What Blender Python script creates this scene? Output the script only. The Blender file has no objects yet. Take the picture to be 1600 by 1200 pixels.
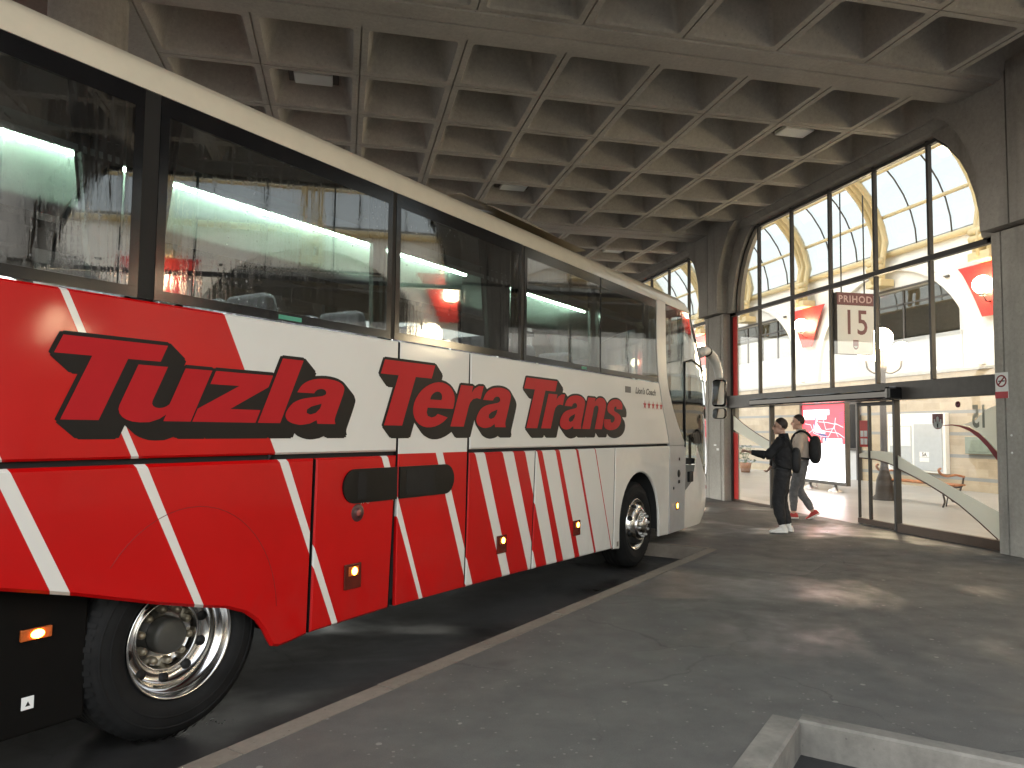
import bpy, bmesh, math, random
from mathutils import Vector, Matrix, noise
from mathutils.geometry import tessellate_polygon
random.seed(7)
R = math.radians
sc = bpy.context.scene
COL = sc.collection
# ---------------------------------------------------------------- camera, world, sun, exposure
F_PX, YAW, PITCH, ROLL = 1163.0, .2222, .0615, .0110
cam = bpy.data.cameras.new('camera')
cam.sensor_width = 36.0
cam.lens = 36.0 * F_PX / 1600.0
cam.clip_start = .05
cam.clip_end = 3000
cam_o = bpy.data.objects.new('camera', cam)
COL.objects.link(cam_o)
fw = Vector((math.sin(YAW) * math.cos(PITCH), math.cos(YAW) * math.cos(PITCH), math.sin(PITCH)))
rt = Vector((math.cos(YAW), -math.sin(YAW), 0))
up = rt.cross(fw)
r2 = math.cos(ROLL) * rt + math.sin(ROLL) * up
u2 = -math.sin(ROLL) * rt + math.cos(ROLL) * up
M = Matrix((r2, u2, -fw)).transposed().to_4x4()
M.translation = Vector((0, 0, 1.5))
cam_o.matrix_world = M
sc.camera = cam_o

world = bpy.data.worlds.new('World')
sc.world = world
world.use_nodes = True
wn = world.node_tree
bg = wn.nodes['Background']
sky = wn.nodes.new('ShaderNodeTexSky')
sky.sky_type = 'NISHITA'
sky.sun_disc = False
SUN_EL, SUN_AZ = 50, 285     # azimuth clockwise from +Y
sky.sun_elevation = R(SUN_EL)
sky.sun_rotation = R(SUN_AZ)
sky.air_density = 2.0
sky.dust_density = 3.0
sky.ozone_density = 1.0
hsv = wn.nodes.new('ShaderNodeHueSaturation')
hsv.inputs['Saturation'].default_value = .32
wn.links.new(sky.outputs[0], hsv.inputs['Color'])
wn.links.new(hsv.outputs[0], bg.inputs[0])
bg.inputs[1].default_value = .15
sl = bpy.data.lights.new('sun', 'SUN')
sl.energy = 1.1
sl.angle = R(60)
sl.color = (1, .985, .96)
so = bpy.data.objects.new('sun', sl)
COL.objects.link(so)
sd = Vector((math.sin(R(SUN_AZ)) * math.cos(R(SUN_EL)), math.cos(R(SUN_AZ)) * math.cos(R(SUN_EL)), math.sin(R(SUN_EL))))
so.rotation_euler = sd.to_track_quat('Z', 'Y').to_euler()
so.location = (0, 0, 30)
sc.view_settings.view_transform = 'Standard'
sc.view_settings.look = 'None'
sc.view_settings.exposure = 2.6
sc.view_settings.gamma = 1.0
sc.render.engine = 'CYCLES'
sc.cycles.max_bounces = 10
sc.cycles.diffuse_bounces = 5
sc.cycles.glossy_bounces = 4
sc.cycles.transmission_bounces = 6
sc.cycles.transparent_max_bounces = 16
sc.cycles.caustics_reflective = False
sc.cycles.caustics_refractive = False
sc.cycles.sample_clamp_indirect = 6
sc.cycles.use_denoising = True

# ---------------------------------------------------------------- materials
def _mat(name):
    m = bpy.data.materials.new(name)
    m.use_nodes = True
    nt = m.node_tree
    return m, nt, nt.nodes['Principled BSDF']

def _coord(nt, scale=(1, 1, 1)):
    tc = nt.nodes.new('ShaderNodeTexCoord')
    mp = nt.nodes.new('ShaderNodeMapping')
    mp.inputs['Scale'].default_value = scale
    nt.links.new(tc.outputs['Object'], mp.inputs[0])
    return mp.outputs[0]

def _noise(nt, vec, scale, detail=5, rough=.6, dist=0):
    n = nt.nodes.new('ShaderNodeTexNoise')
    n.inputs['Scale'].default_value = scale
    n.inputs['Detail'].default_value = detail
    n.inputs['Roughness'].default_value = rough
    n.inputs['Distortion'].default_value = dist
    nt.links.new(vec, n.inputs['Vector'])
    return n.outputs['Fac']

def _ramp(nt, fac, stops):
    r = nt.nodes.new('ShaderNodeValToRGB')
    el = r.color_ramp.elements
    while len(el) < len(stops):
        el.new(.5)
    for e, (p, c) in zip(el, stops):
        e.position = p
        e.color = (c if len(c) == 4 else (*c, 1)) if not isinstance(c, (int, float)) else (c, c, c, 1)
    nt.links.new(fac, r.inputs[0])
    return r.outputs[0]

def _mix(nt, fac, a, b, mode='MIX'):
    n = nt.nodes.new('ShaderNodeMix')
    n.data_type = 'RGBA'
    n.blend_type = mode
    for sock, v in ((n.inputs[0], fac), (n.inputs[6], a), (n.inputs[7], b)):
        if isinstance(v, (int, float)):
            sock.default_value = v if sock.type == 'VALUE' else (v, v, v, 1)
        elif isinstance(v, (tuple, list)):
            sock.default_value = (*v[:3], 1)
        else:
            nt.links.new(v, sock)
    return n.outputs[2]

def _math(nt, op, a, b=None, c=None):
    n = nt.nodes.new('ShaderNodeMath')
    n.operation = op
    for i, v in enumerate((a, b, c)):
        if v is None:
            continue
        if isinstance(v, (int, float)):
            n.inputs[i].default_value = v
        else:
            nt.links.new(v, n.inputs[i])
    return n.outputs[0]

def _bump(nt, p, h, strength=.3, dist=.01):
    b = nt.nodes.new('ShaderNodeBump')
    b.inputs['Strength'].default_value = strength
    b.inputs['Distance'].default_value = dist
    nt.links.new(h, b.inputs['Height'])
    nt.links.new(b.outputs[0], p.inputs['Normal'])

def simple(name, col, rough=.5, metal=0, var=.12, scale=8, spec=None, coat=0, bump=0):
    m, nt, p = _mat(name)
    v = _coord(nt)
    n = _noise(nt, v, scale)
    lo = tuple(c * (1 - var) for c in col)
    hi = tuple(min(1, c * (1 + var)) for c in col)
    nt.links.new(_ramp(nt, n, [(.3, lo), (.7, hi)]), p.inputs['Base Color'])
    p.inputs['Roughness'].default_value = rough
    p.inputs['Metallic'].default_value = metal
    if spec is not None:
        p.inputs['Specular IOR Level'].default_value = spec
    if coat:
        p.inputs['Coat Weight'].default_value = coat
        p.inputs['Coat Roughness'].default_value = .04
    if bump:
        _bump(nt, p, _noise(nt, v, scale * 12, 3), bump, .004)
    return m

def emit(name, col, strength, base=None):
    m, nt, p = _mat(name)
    p.inputs['Base Color'].default_value = (*(base or col), 1)
    p.inputs['Emission Color'].default_value = (*col, 1)
    p.inputs['Emission Strength'].default_value = strength
    return m

def glassmat(name, tint, rough=.01, haze=0.0, streak=0.0, ior=1.5, vec_scale=(1, 1, 1), wave=0.0):
    m, nt, p = _mat(name)
    nt.nodes.remove(p)
    out = nt.nodes['Material Output']
    tr = nt.nodes.new('ShaderNodeBsdfTransparent')
    tr.inputs[0].default_value = (*tint, 1)
    gl = nt.nodes.new('ShaderNodeBsdfGlossy')
    gl.inputs['Roughness'].default_value = rough
    lw = nt.nodes.new('ShaderNodeLayerWeight')      # Schlick, the same from either side of the pane
    f0 = 1.8 * ((ior - 1) / (ior + 1)) ** 2
    fr = _math(nt, 'MULTIPLY_ADD', _math(nt, 'POWER', lw.outputs['Facing'], 5), 1 - f0, f0)
    mx = nt.nodes.new('ShaderNodeMixShader')
    nt.links.new(fr, mx.inputs[0])
    nt.links.new(tr.outputs[0], mx.inputs[1])
    nt.links.new(gl.outputs[0], mx.inputs[2])
    last = mx.outputs[0]
    v = _coord(nt, vec_scale)
    if haze or streak:
        df = nt.nodes.new('ShaderNodeBsdfDiffuse')
        df.inputs[0].default_value = (.75, .77, .78, 1)
        m2 = nt.nodes.new('ShaderNodeMixShader')
        if streak:
            # rain runs: thin vertical trails, broken up by finer drops
            vs = _coord(nt, (34, 34, 2.2))
            a = _noise(nt, vs, 1.6, 4, .65)
            vd = _coord(nt, (70, 70, 38))
            b = _noise(nt, vd, 1.4, 3, .6)
            vm = _coord(nt, (1.2, 1.2, 1.6))
            c = _noise(nt, vm, 1.0, 2, .5)
            t = _math(nt, 'MULTIPLY', _ramp(nt, a, [(.48, 0), (.68, 1)]), _ramp(nt, b, [(.42, .15), (.66, 1)]))
            t = _math(nt, 'MULTIPLY', t, _ramp(nt, c, [(.35, .15), (.62, 1)]))
            vo = nt.nodes.new('ShaderNodeTexVoronoi')
            vo.inputs['Scale'].default_value = 46
            nt.links.new(_coord(nt, (1, 1, .8)), vo.inputs['Vector'])
            sepv = nt.nodes.new('ShaderNodeSeparateColor')
            nt.links.new(vo.outputs['Color'], sepv.inputs[0])
            dr_ = _math(nt, 'MULTIPLY', _math(nt, 'LESS_THAN', vo.outputs['Distance'], _math(nt, 'MULTIPLY', sepv.outputs[0], .30)), _math(nt, 'GREATER_THAN', sepv.outputs[1], .45))
            dr_ = _math(nt, 'MULTIPLY', dr_, _ramp(nt, _noise(nt, _coord(nt, (1.6, 1.6, 1.1)), 1.0, 3, .6), [(.42, 0), (.62, .16)]))
            f = _math(nt, 'ADD', dr_, _math(nt, 'MULTIPLY_ADD', t, streak, haze))
            nt.links.new(f, m2.inputs[0])
            bm_ = nt.nodes.new('ShaderNodeBump')
            bm_.inputs['Strength'].default_value = .07
            bm_.inputs['Distance'].default_value = .002
            nt.links.new(t, bm_.inputs['Height'])
            if wave:
                w2 = nt.nodes.new('ShaderNodeBump')
                w2.inputs['Strength'].default_value = wave
                w2.inputs['Distance'].default_value = .02
                nt.links.new(_noise(nt, _coord(nt, (.8, .8, .8)), 1.0, 1, .4), w2.inputs['Height'])
                nt.links.new(w2.outputs[0], bm_.inputs['Normal'])
            nt.links.new(bm_.outputs[0], gl.inputs['Normal'])
        else:
            m2.inputs[0].default_value = haze
        nt.links.new(last, m2.inputs[1])
        nt.links.new(df.outputs[0], m2.inputs[2])
        last = m2.outputs[0]
    nt.links.new(last, out.inputs[0])
    return m

def concrete(name, a, b, rough=.85, streaks=True):
    m, nt, p = _mat(name)
    v = _coord(nt)
    big = _noise(nt, v, .9, 6, .65)
    fine = _noise(nt, v, 22, 4, .7)
    c = _ramp(nt, big, [(.3, a), (.72, b)])
    c = _mix(nt, .35, c, _ramp(nt, fine, [(.25, .35), (.75, .75)]), 'OVERLAY')
    if streaks:
        vs = _coord(nt, (3, 3, .35))
        s = _noise(nt, vs, 1.3, 4, .6)
        c = _mix(nt, _ramp(nt, s, [(.5, 0), (.75, .45)]), c, tuple(x * .55 for x in a))
    vo = nt.nodes.new('ShaderNodeTexVoronoi')
    vo.inputs['Scale'].default_value = 14
    nt.links.new(v, vo.inputs['Vector'])
    holes = _ramp(nt, vo.outputs['Distance'], [(.05, 1), (.1, 0)])
    c = _mix(nt, _math(nt, 'MULTIPLY', holes, .5), c, tuple(x * .3 for x in a))
    nt.links.new(c, p.inputs['Base Color'])
    p.inputs['Roughness'].default_value = rough
    _bump(nt, p, fine, .25, .006)
    return m

CONC = concrete('concrete', (.29, .277, .25), (.41, .39, .355))
CONC_CEIL = concrete('ceiling_concrete', (.31, .295, .27), (.45, .43, .395), streaks=False)
KERB_LIT = concrete('kerb_stone_lit', (.11, .103, .09), (.27, .25, .22), streaks=True)  # stone colour raised for the lit kerb faces of the bottom-right bay
KERB = concrete('kerb_stone', (.12, .10, .08), (.22, .19, .155), streaks=False)
WHITE = simple('white_plaster', (.78, .77, .74), .75, var=.04)
DARKMETAL = simple('dark_metal', (.080, .075, .072), .5, .1, spec=.5)
FRAME = simple('frame_dark', (.030, .028, .027), .45, .1)
BRONZE = simple('bronze_trim', (.07, .045, .032), .45, .3)
BLACK = simple('black_plastic', (.008, .008, .008), .5, spec=.25)
BLACKGLOSS = simple('black_gloss', (.006, .006, .007), .14, spec=.4)
CHROME = simple('chrome', (.60, .59, .57), .17, 1.0, var=.30, scale=5)
STEEL = simple('steel', (.45, .45, .44), .35, .9)
CREAM = simple('cream_paint', (.64, .53, .31), .5, var=.05)
REDPAINT = simple('red_paint', (.55, .035, .03), .5, var=.06)
GRAFILM = simple('frosted_grey', (.45, .47, .46), .6)
WOOD = simple('bench_wood', (.42, .17, .07), .55, var=.3, scale=14)
IRON = simple('cast_iron', (.06, .05, .045), .5, .4)
LAMPWARM = emit('lamp_glow', (1, .78, .48), 10.0, (.9, .85, .75))
SPOTWHITE = emit('spot_glow', (1, .86, .66), 12.0)
AMBER = emit('amber_glow', (1, .36, .03), 7.0, (.8, .3, .02))
AMBERDIM = simple('amber_lens', (.45, .10, .02), .25, var=.2, scale=60)
STRIP = emit('interior_light', (.72, 1.0, .76), 62.0, (.8, .85, .8))
PAPER = simple('paper_white', (.82, .82, .80), .6, var=.02)
REDDARK = simple('dark_red', (.22, .012, .02), .5, var=.08)
BOXRED = simple('burgundy', (.16, .045, .055), .5, var=.05)

def asphalt(name, base, gum=True, wet=True):
    m, nt, p = _mat(name)
    v = _coord(nt)
    fine = _noise(nt, v, 160, 3, .7)
    mid = _noise(nt, v, 3.0, 5, .6)
    big = _noise(nt, v, .45, 4, .55, .6)
    c = _ramp(nt, fine, [(.3, tuple(x * .72 for x in base)), (.7, tuple(x * 1.3 for x in base))])
    c = _mix(nt, _ramp(nt, mid, [(.35, .0), (.7, .55)]), c, tuple(x * .62 for x in base))
    rough = _ramp(nt, mid, [(.3, .70), (.7, .9)])
    if wet:
        wetm = _ramp(nt, big, [(.50, 0), (.60, 1)])
        c = _mix(nt, _math(nt, 'MULTIPLY', wetm, .28), c, tuple(x * .5 for x in base))
        rough = _mix(nt, wetm, rough, _ramp(nt, mid, [(.3, .27), (.7, .46)]))
        sheen_pale = _ramp(nt, _noise(nt, v, .7, 5, .6, 1.0), [(.52, 0), (.78, .2)])  # pale blotches painted into the colour for the wet sheen
        c = _mix(nt, sheen_pale, c, (base[0] * 1.9, base[1] * 1.9, base[2] * 1.85))
    cr = nt.nodes.new('ShaderNodeTexVoronoi')
    cr.feature = 'DISTANCE_TO_EDGE'
    cr.inputs['Scale'].default_value = .55
    wob = nt.nodes.new('ShaderNodeVectorMath')
    wob.operation = 'MULTIPLY_ADD'
    nz = nt.nodes.new('ShaderNodeTexNoise')
    nz.inputs['Scale'].default_value = 2.2
    nz.inputs['Detail'].default_value = 5
    nt.links.new(v, nz.inputs['Vector'])
    nt.links.new(nz.outputs['Color'], wob.inputs[0])
    wob.inputs[1].default_value = (.5, .5, 0)
    nt.links.new(v, wob.inputs[2])
    nt.links.new(wob.outputs[0], cr.inputs['Vector'])
    line = _math(nt, 'MULTIPLY', _ramp(nt, cr.outputs['Distance'], [(.0, 1), (.006, 0)]), _ramp(nt, _noise(nt, v, .6, 2), [(.48, 0), (.58, .7)]))
    c = _mix(nt, line, c, tuple(x * .3 for x in base))
    # oil drips and old spills
    for sca, keep, w in ((.9, .62, .45), (2.3, .72, .5)):
        vo = nt.nodes.new('ShaderNodeTexVoronoi')
        vo.inputs['Scale'].default_value = sca
        nt.links.new(wob.outputs[0], vo.inputs['Vector'])
        sep = nt.nodes.new('ShaderNodeSeparateColor')
        nt.links.new(vo.outputs['Color'], sep.inputs[0])
        k = _math(nt, 'GREATER_THAN', sep.outputs[0], keep)
        blot = _ramp(nt, _math(nt, 'MULTIPLY_ADD', mid, .35, vo.outputs['Distance']), [(.28, 1), (.46, 0)])
        c = _mix(nt, _math(nt, 'MULTIPLY', _math(nt, 'MULTIPLY', blot, k), w), c, tuple(x * .4 for x in base))
    if gum:
        for sca, thr, keep, w in ((4.2, .07, .45, .45), (9.5, .09, .5, .36), (19, .14, .6, .28)):
            vo = nt.nodes.new('ShaderNodeTexVoronoi')
            vo.inputs['Scale'].default_value = sca
            nt.links.new(v, vo.inputs['Vector'])
            spot = _math(nt, 'LESS_THAN', _math(nt, 'MULTIPLY_ADD', fine, .05, vo.outputs['Distance']), thr + .02)
            sep = nt.nodes.new('ShaderNodeSeparateColor')
            nt.links.new(vo.outputs['Color'], sep.inputs[0])
            k = _math(nt, 'GREATER_THAN', sep.outputs[0], keep)
            f = _math(nt, 'MULTIPLY', _math(nt, 'MULTIPLY', spot, k), w)
            c = _mix(nt, f, c, (.36, .35, .31))
    nt.links.new(c, p.inputs['Base Color'])
    nt.links.new(rough, p.inputs['Roughness'])
    _bump(nt, p, fine, .35, .004)
    return m

ASPHALT = asphalt('platform_asphalt', (.096, .092, .086))
ROADM = asphalt('road_asphalt', (.028, .027, .026), gum=False)

# ---------------------------------------------------------------- mesh helpers
class MB:
    def __init__(s):
        s.v, s.f, s.mi, s.sm = [], [], [], []
        s.cur = 0
        s.smooth = False

    def add(s, vs, fs, mi=None, smooth=None):
        o = len(s.v)
        s.v += [tuple(v) for v in vs]
        for f in fs:
            s.f.append(tuple(i + o for i in f))
            s.mi.append(s.cur if mi is None else mi)
            s.sm.append(s.smooth if smooth is None else smooth)

    def box(s, x0, x1, y0, y1, z0, z1, mi=None):
        vs = [(x, y, z) for z in (z0, z1) for y in (y0, y1) for x in (x0, x1)]
        s.add(vs, [(0, 2, 3, 1), (4, 5, 7, 6), (0, 1, 5, 4), (2, 6, 7, 3), (0, 4, 6, 2), (1, 3, 7, 5)], mi, False)

    def rbox(s, x0, x1, y0, y1, z0, z1, b=.01, mi=None):
        """box with chamfered edges"""
        bm = bmesh.new()
        bmesh.ops.create_cube(bm, size=1)
        for v in bm.verts:
            v.co = Vector(((x0 + x1) / 2 + v.co.x * (x1 - x0), (y0 + y1) / 2 + v.co.y * (y1 - y0), (z0 + z1) / 2 + v.co.z * (z1 - z0)))
        bmesh.ops.bevel(bm, geom=bm.edges[:], offset=b, segments=2, profile=.5, affect='EDGES')
        s.bm(bm, mi)

    def bm(s, bm, mi=None, smooth=None):
        bm.verts.index_update()
        s.add([v.co for v in bm.verts], [[v.index for v in f.verts] for f in bm.faces], mi, smooth)
        bm.free()

    def prism(s, loops, fn, d0, d1, mi=None, side=True):
        """2-D loops (outer, holes...) extruded between depths d0 and d1; fn(a, b, d) -> xyz"""
        flat = [p for l in loops for p in l]
        tris = tessellate_polygon([[Vector((a, b, 0)) for a, b in l] for l in loops])
        for d in ((d0, d1) if d1 is not None else (d0,)):
            s.add([fn(a, b, d) for a, b in flat], tris, mi, False)
        if side and d1 is not None:
            for l in loops:
                n = len(l)
                vs = [fn(a, b, d0) for a, b in l] + [fn(a, b, d1) for a, b in l]
                s.add(vs, [(i, (i + 1) % n, n + (i + 1) % n, n + i) for i in range(n)], mi, False)

    def tube(s, path, r, n=8, mi=None, closed=False, cap=True, ry=None):
        path = [Vector(p) for p in path]
        rs = r if isinstance(r, list) else [r] * len(path)
        vs, fs = [], []
        prev = None
        N = len(path)
        for i, p in enumerate(path):
            a = path[i - 1] if (i or closed) else path[0]
            b = path[(i + 1) % N] if (i < N - 1 or closed) else path[-1]
            t = (b - a)
            t = t.normalized() if t.length > 1e-9 else Vector((0, 0, 1))
            if prev is None:
                h = Vector((0, 0, 1)) if abs(t.z) < .9 else Vector((0, 1, 0))
                x = t.cross(h).normalized()
            else:
                x = (prev - t * prev.dot(t))
                x = x.normalized() if x.length > 1e-6 else t.orthogonal().normalized()
            prev = x
            y = t.cross(x)
            rr = rs[i]
            rx, rz = rr if isinstance(rr, tuple) else (rr, rr)
            for k in range(n):
                c, q = math.cos(2 * math.pi * k / n), math.sin(2 * math.pi * k / n)
                vs.append(p + x * c * rx + y * q * rz)
        for i in range(N if closed else N - 1):
            for k in range(n):
                a0, b0 = i * n, ((i + 1) % N) * n
                fs.append((a0 + k, a0 + (k + 1) % n, b0 + (k + 1) % n, b0 + k))
        if cap and not closed:
            fs.append(tuple(range(n)))
            fs.append(tuple((N - 1) * n + k for k in range(n)))
        s.add(vs, fs, mi, True)

    def lathe(s, prof, o, ax, n=32, mi=None, smooth=True):
        """profile [(radius, along)] around axis ax ('x','y','z' or Vector) from origin o"""
        ax = {'x': Vector((1, 0, 0)), 'y': Vector((0, 1, 0)), 'z': Vector((0, 0, 1))}.get(ax, ax) if isinstance(ax, str) else ax
        x = ax.orthogonal().normalized()
        y = ax.cross(x)
        o = Vector(o)
        vs = []
        for r_, h in prof:
            for k in range(n):
                a = 2 * math.pi * k / n
                vs.append(o + ax * h + (x * math.cos(a) + y * math.sin(a)) * r_)
        fs = []
        for i in range(len(prof) - 1):
            for k in range(n):
                fs.append((i * n + k, i * n + (k + 1) % n, (i + 1) * n + (k + 1) % n, (i + 1) * n + k))
        s.add(vs, fs, mi, smooth)

    def ball(s, c, r, n=16, mi=None):
        rx, ry, rz = r if isinstance(r, (tuple, list)) else (r, r, r)
        bm = bmesh.new()
        bmesh.ops.create_uvsphere(bm, u_segments=n, v_segments=max(6, n // 2 + 2), radius=1)
        for v in bm.verts:
            v.co = Vector((c[0] + v.co.x * rx, c[1] + v.co.y * ry, c[2] + v.co.z * rz))
        s.bm(bm, mi, True)

    def grid(s, rows, mi=None, smooth=True, closed=False):
        n = len(rows[0])
        vs = [p for r_ in rows for p in r_]
        fs = []
        for i in range(len(rows) - 1):
            for k in range(n if closed else n - 1):
                fs.append((i * n + k, i * n + (k + 1) % n, (i + 1) * n + (k + 1) % n, (i + 1) * n + k))
        s.add(vs, fs, mi, smooth)

    def build(s, name, mats, parent=None, loc=None, rz=0, fix=True):
        me = bpy.data.meshes.new(name)
        me.from_pydata(s.v, [], s.f)
        for m in (mats if isinstance(mats, (list, tuple)) else [mats]):
            me.materials.append(m)
        me.polygons.foreach_set('material_index', s.mi)
        me.polygons.foreach_set('use_smooth', s.sm)
        if fix:
            bm = bmesh.new()
            bm.from_mesh(me)
            bmesh.ops.remove_doubles(bm, verts=bm.verts, dist=1e-5)
            bmesh.ops.recalc_face_normals(bm, faces=bm.faces)
            bm.to_mesh(me)
            bm.free()
        o = bpy.data.objects.new(name, me)
        COL.objects.link(o)
        if parent is not None:
            o.parent = parent
        if loc is not None:
            o.location = loc
        if rz:
            o.rotation_euler = (0, 0, rz)
        return o

def tag(o, label=None, cat=None, group=None, kind=None):
    if label: o['label'] = label
    if cat: o['category'] = cat
    if group: o['group'] = group
    if kind: o['kind'] = kind
    return o

def empty(name, loc, rz=0, label=None, cat=None, group=None):
    o = bpy.data.objects.new(name, None)
    o.empty_display_size = .2
    o.location = loc
    o.rotation_euler = (0, 0, rz)
    COL.objects.link(o)
    return tag(o, label, cat, group)

def copy_tree(o, loc=None, label=None, group=None):
    def rec(src, par):
        c = src.copy()
        COL.objects.link(c)
        if par is not None:
            c.parent = par
        for ch in list(src.children):
            rec(ch, c)
        return c
    c = rec(o, None)
    if loc is not None: c.location = loc
    if label: c['label'] = label
    if group: c['group'] = group
    return c

def text_mesh(body, size, offset=0, shear=0, align='CENTER', spacing=1.0):
    """returns (verts2d, faces) of a text laid out in the xy plane"""
    c = bpy.data.curves.new('txt', 'FONT')
    c.body = body
    c.size = size
    c.offset = offset
    c.shear = shear
    c.space_character = spacing
    c.align_x = align
    c.resolution_u = 3
    o = bpy.data.objects.new('txt', c)
    COL.objects.link(o)
    dg = bpy.context.evaluated_depsgraph_get()
    me = bpy.data.meshes.new_from_object(o.evaluated_get(dg))
    vs = [(v.co.x, v.co.y) for v in me.vertices]
    fs = [tuple(p.vertices) for p in me.polygons]
    bpy.data.objects.remove(o)
    bpy.data.curves.remove(c)
    bpy.data.meshes.remove(me)
    return vs, fs

def add_text(mb, body, size, fn, offset=0, shear=0, align='CENTER', spacing=1.0, mi=None):
    vs, fs = text_mesh(body, size, offset, shear, align, spacing)
    mb.add([fn(a, b) for a, b in vs], fs, mi, False)

def arc(cx, cy, rx, ry, a0, a1, n):
    return [(cx + rx * math.cos(R(a0 + (a1 - a0) * i / n)), cy + ry * math.sin(R(a0 + (a1 - a0) * i / n))) for i in range(n + 1)]

def rrect(x0, x1, y0, y1, r, n=5):
    return (arc(x1 - r, y1 - r, r, r, 0, 90, n) + arc(x0 + r, y1 - r, r, r, 90, 180, n)
            + arc(x0 + r, y0 + r, r, r, 180, 270, n) + arc(x1 - r, y0 + r, r, r, 270, 360, n))

def lerp_table(t, x):
    if x <= t[0][0]: return t[0][1]
    for (a, va), (b, vb) in zip(t, t[1:]):
        if x <= b: return va + (vb - va) * (x - a) / (b - a)
    return t[-1][1]

def cat_rom(pts, n=6, closed=False):
    P = [Vector(p) for p in pts]
    out = []
    N = len(P)
    for i in range(N if closed else N - 1):
        p0 = P[i - 1] if (i or closed) else P[0] * 2 - P[1]
        p1, p2 = P[i], P[(i + 1) % N]
        p3 = P[(i + 2) % N] if (i + 2 < N or closed) else P[-1] * 2 - P[-2]
        for k in range(n):
            t = k / n
            out.append(.5 * ((2 * p1) + (p2 - p0) * t + (2 * p0 - 5 * p1 + 4 * p2 - p3) * t * t + (3 * p1 - p0 - 3 * p2 + p3) * t ** 3))
    if not closed:
        out.append(P[-1])
    return out

SQ = math.sqrt(.5)
def sn(s, n):
    return ((s + n) * SQ, (s - n) * SQ)

PITCH_Y = 7.8
ROAD_Z = -.17
# ================================================================ GROUND
b = MB()
b.add([(-400, -400, ROAD_Z), (400, -400, ROAD_Z), (400, 400, ROAD_Z), (-400, 400, ROAD_Z)], [(0, 1, 2, 3)])
tag(b.build('road', ROADM), kind='structure')

# sawtooth platform: bays are 45 degrees to the facade
DS = PITCH_Y * SQ
BAY_S, BAY_N0, BAY_N1 = 9.57, -6.46, -3.03      # the coach's bay (front kerb s, left side n, right side n)
poly = []
S_OUT = -9.0
kerb_runs = []
for k in range(-3, 4):
    s1, n0, n1 = BAY_S + k * 5.38, BAY_N0 - k * 5.61, BAY_N1 - k * 5.61
    so_ = s1 - 14.5
    # going up +y: right side of bay from outside to the front, along the front kerb, back out on the left side
    pts = [(so_, n1), (s1, n1), (s1, n0), (so_ + 5.3, n0)]
    poly += [sn(*p) for p in pts]
    kerb_runs.append([sn(*p) for p in pts])
poly = [(8.4, poly[0][1] - 3)] + [(poly[0][0], poly[0][1] - 3)] + poly + [(poly[-1][0], poly[-1][1] + 3), (8.4, poly[-1][1] + 3)]
b = MB()
b.prism([poly], lambda a, c, d: (a, c, d), ROAD_Z - .02, 0.0)
tag(b.build('platform', ASPHALT), kind='structure')
# kerb stones along the bays: a light strip 0.2 m wide proud of the asphalt, cut into stones
def kerb_strip(p, q, inward, width=.13):
    mb = MB()
    p, q = Vector((*p, 0)), Vector((*q, 0))
    L = (q - p).length
    t = (q - p) / L
    inn = Vector((*inward, 0))
    k = int(L / 1.0)
    for i in range(k):
        a = p + t * (L * i / k + .004)
        c = p + t * (L * (i + 1) / k - .004)
        jx = [inn * random.uniform(-.007, .007) for _ in range(2)]
        h = .006 + random.uniform(-.003, .004)
        cs = [a - inn * .006 + jx[0], c - inn * .006 + jx[1], c + inn * width, a + inn * width]
        top = [x + Vector((0, 0, h)) for x in cs]
        ch = .012
        low = [Vector((x.x, x.y, ROAD_Z - .01)) for x in cs]
        top2 = [top[0] + inn * ch, top[1] + inn * ch, top[2], top[3]]
        mid = [top[0] - Vector((0, 0, ch)), top[1] - Vector((0, 0, ch))]
        mb.add(low + mid + top2, [(0, 1, 5, 4), (4, 5, 7, 6), (6, 7, 8, 9), (2, 3, 9, 8), (0, 4, 6, 9, 3), (1, 2, 8, 7, 5)])
    return mb
for k, run in zip(range(-3, 4), kerb_runs):
    if k not in (-1, 0, 1, -2):
        continue
    for j, inw in ((0, (SQ, -SQ)), (1, (SQ, SQ)), (2, (-SQ, SQ))):
        tag(kerb_strip(run[j], run[j + 1], inw, .13 if j != 1 else .09).build('kerb', KERB_LIT if k == -1 else KERB), kind='structure')

def asphalt_patch(pts, col, lift):
    mb = MB()
    mb.prism([pts], lambda a, c, d: (a, c, d), -.01, lift)
    tag(mb.build('asphalt_patch', asphalt('patch_asphalt', col)), kind='structure')
asphalt_patch([sn(9.35, -2.80), sn(9.30, -1.55), sn(8.35, -1.62), sn(8.42, -2.83)], (.125, .118, .108), .004)
asphalt_patch([sn(11.2, 1.2), sn(11.05, 2.3), sn(10.3, 2.2), sn(10.4, 1.1)], (.085, .081, .076), .004)

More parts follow.
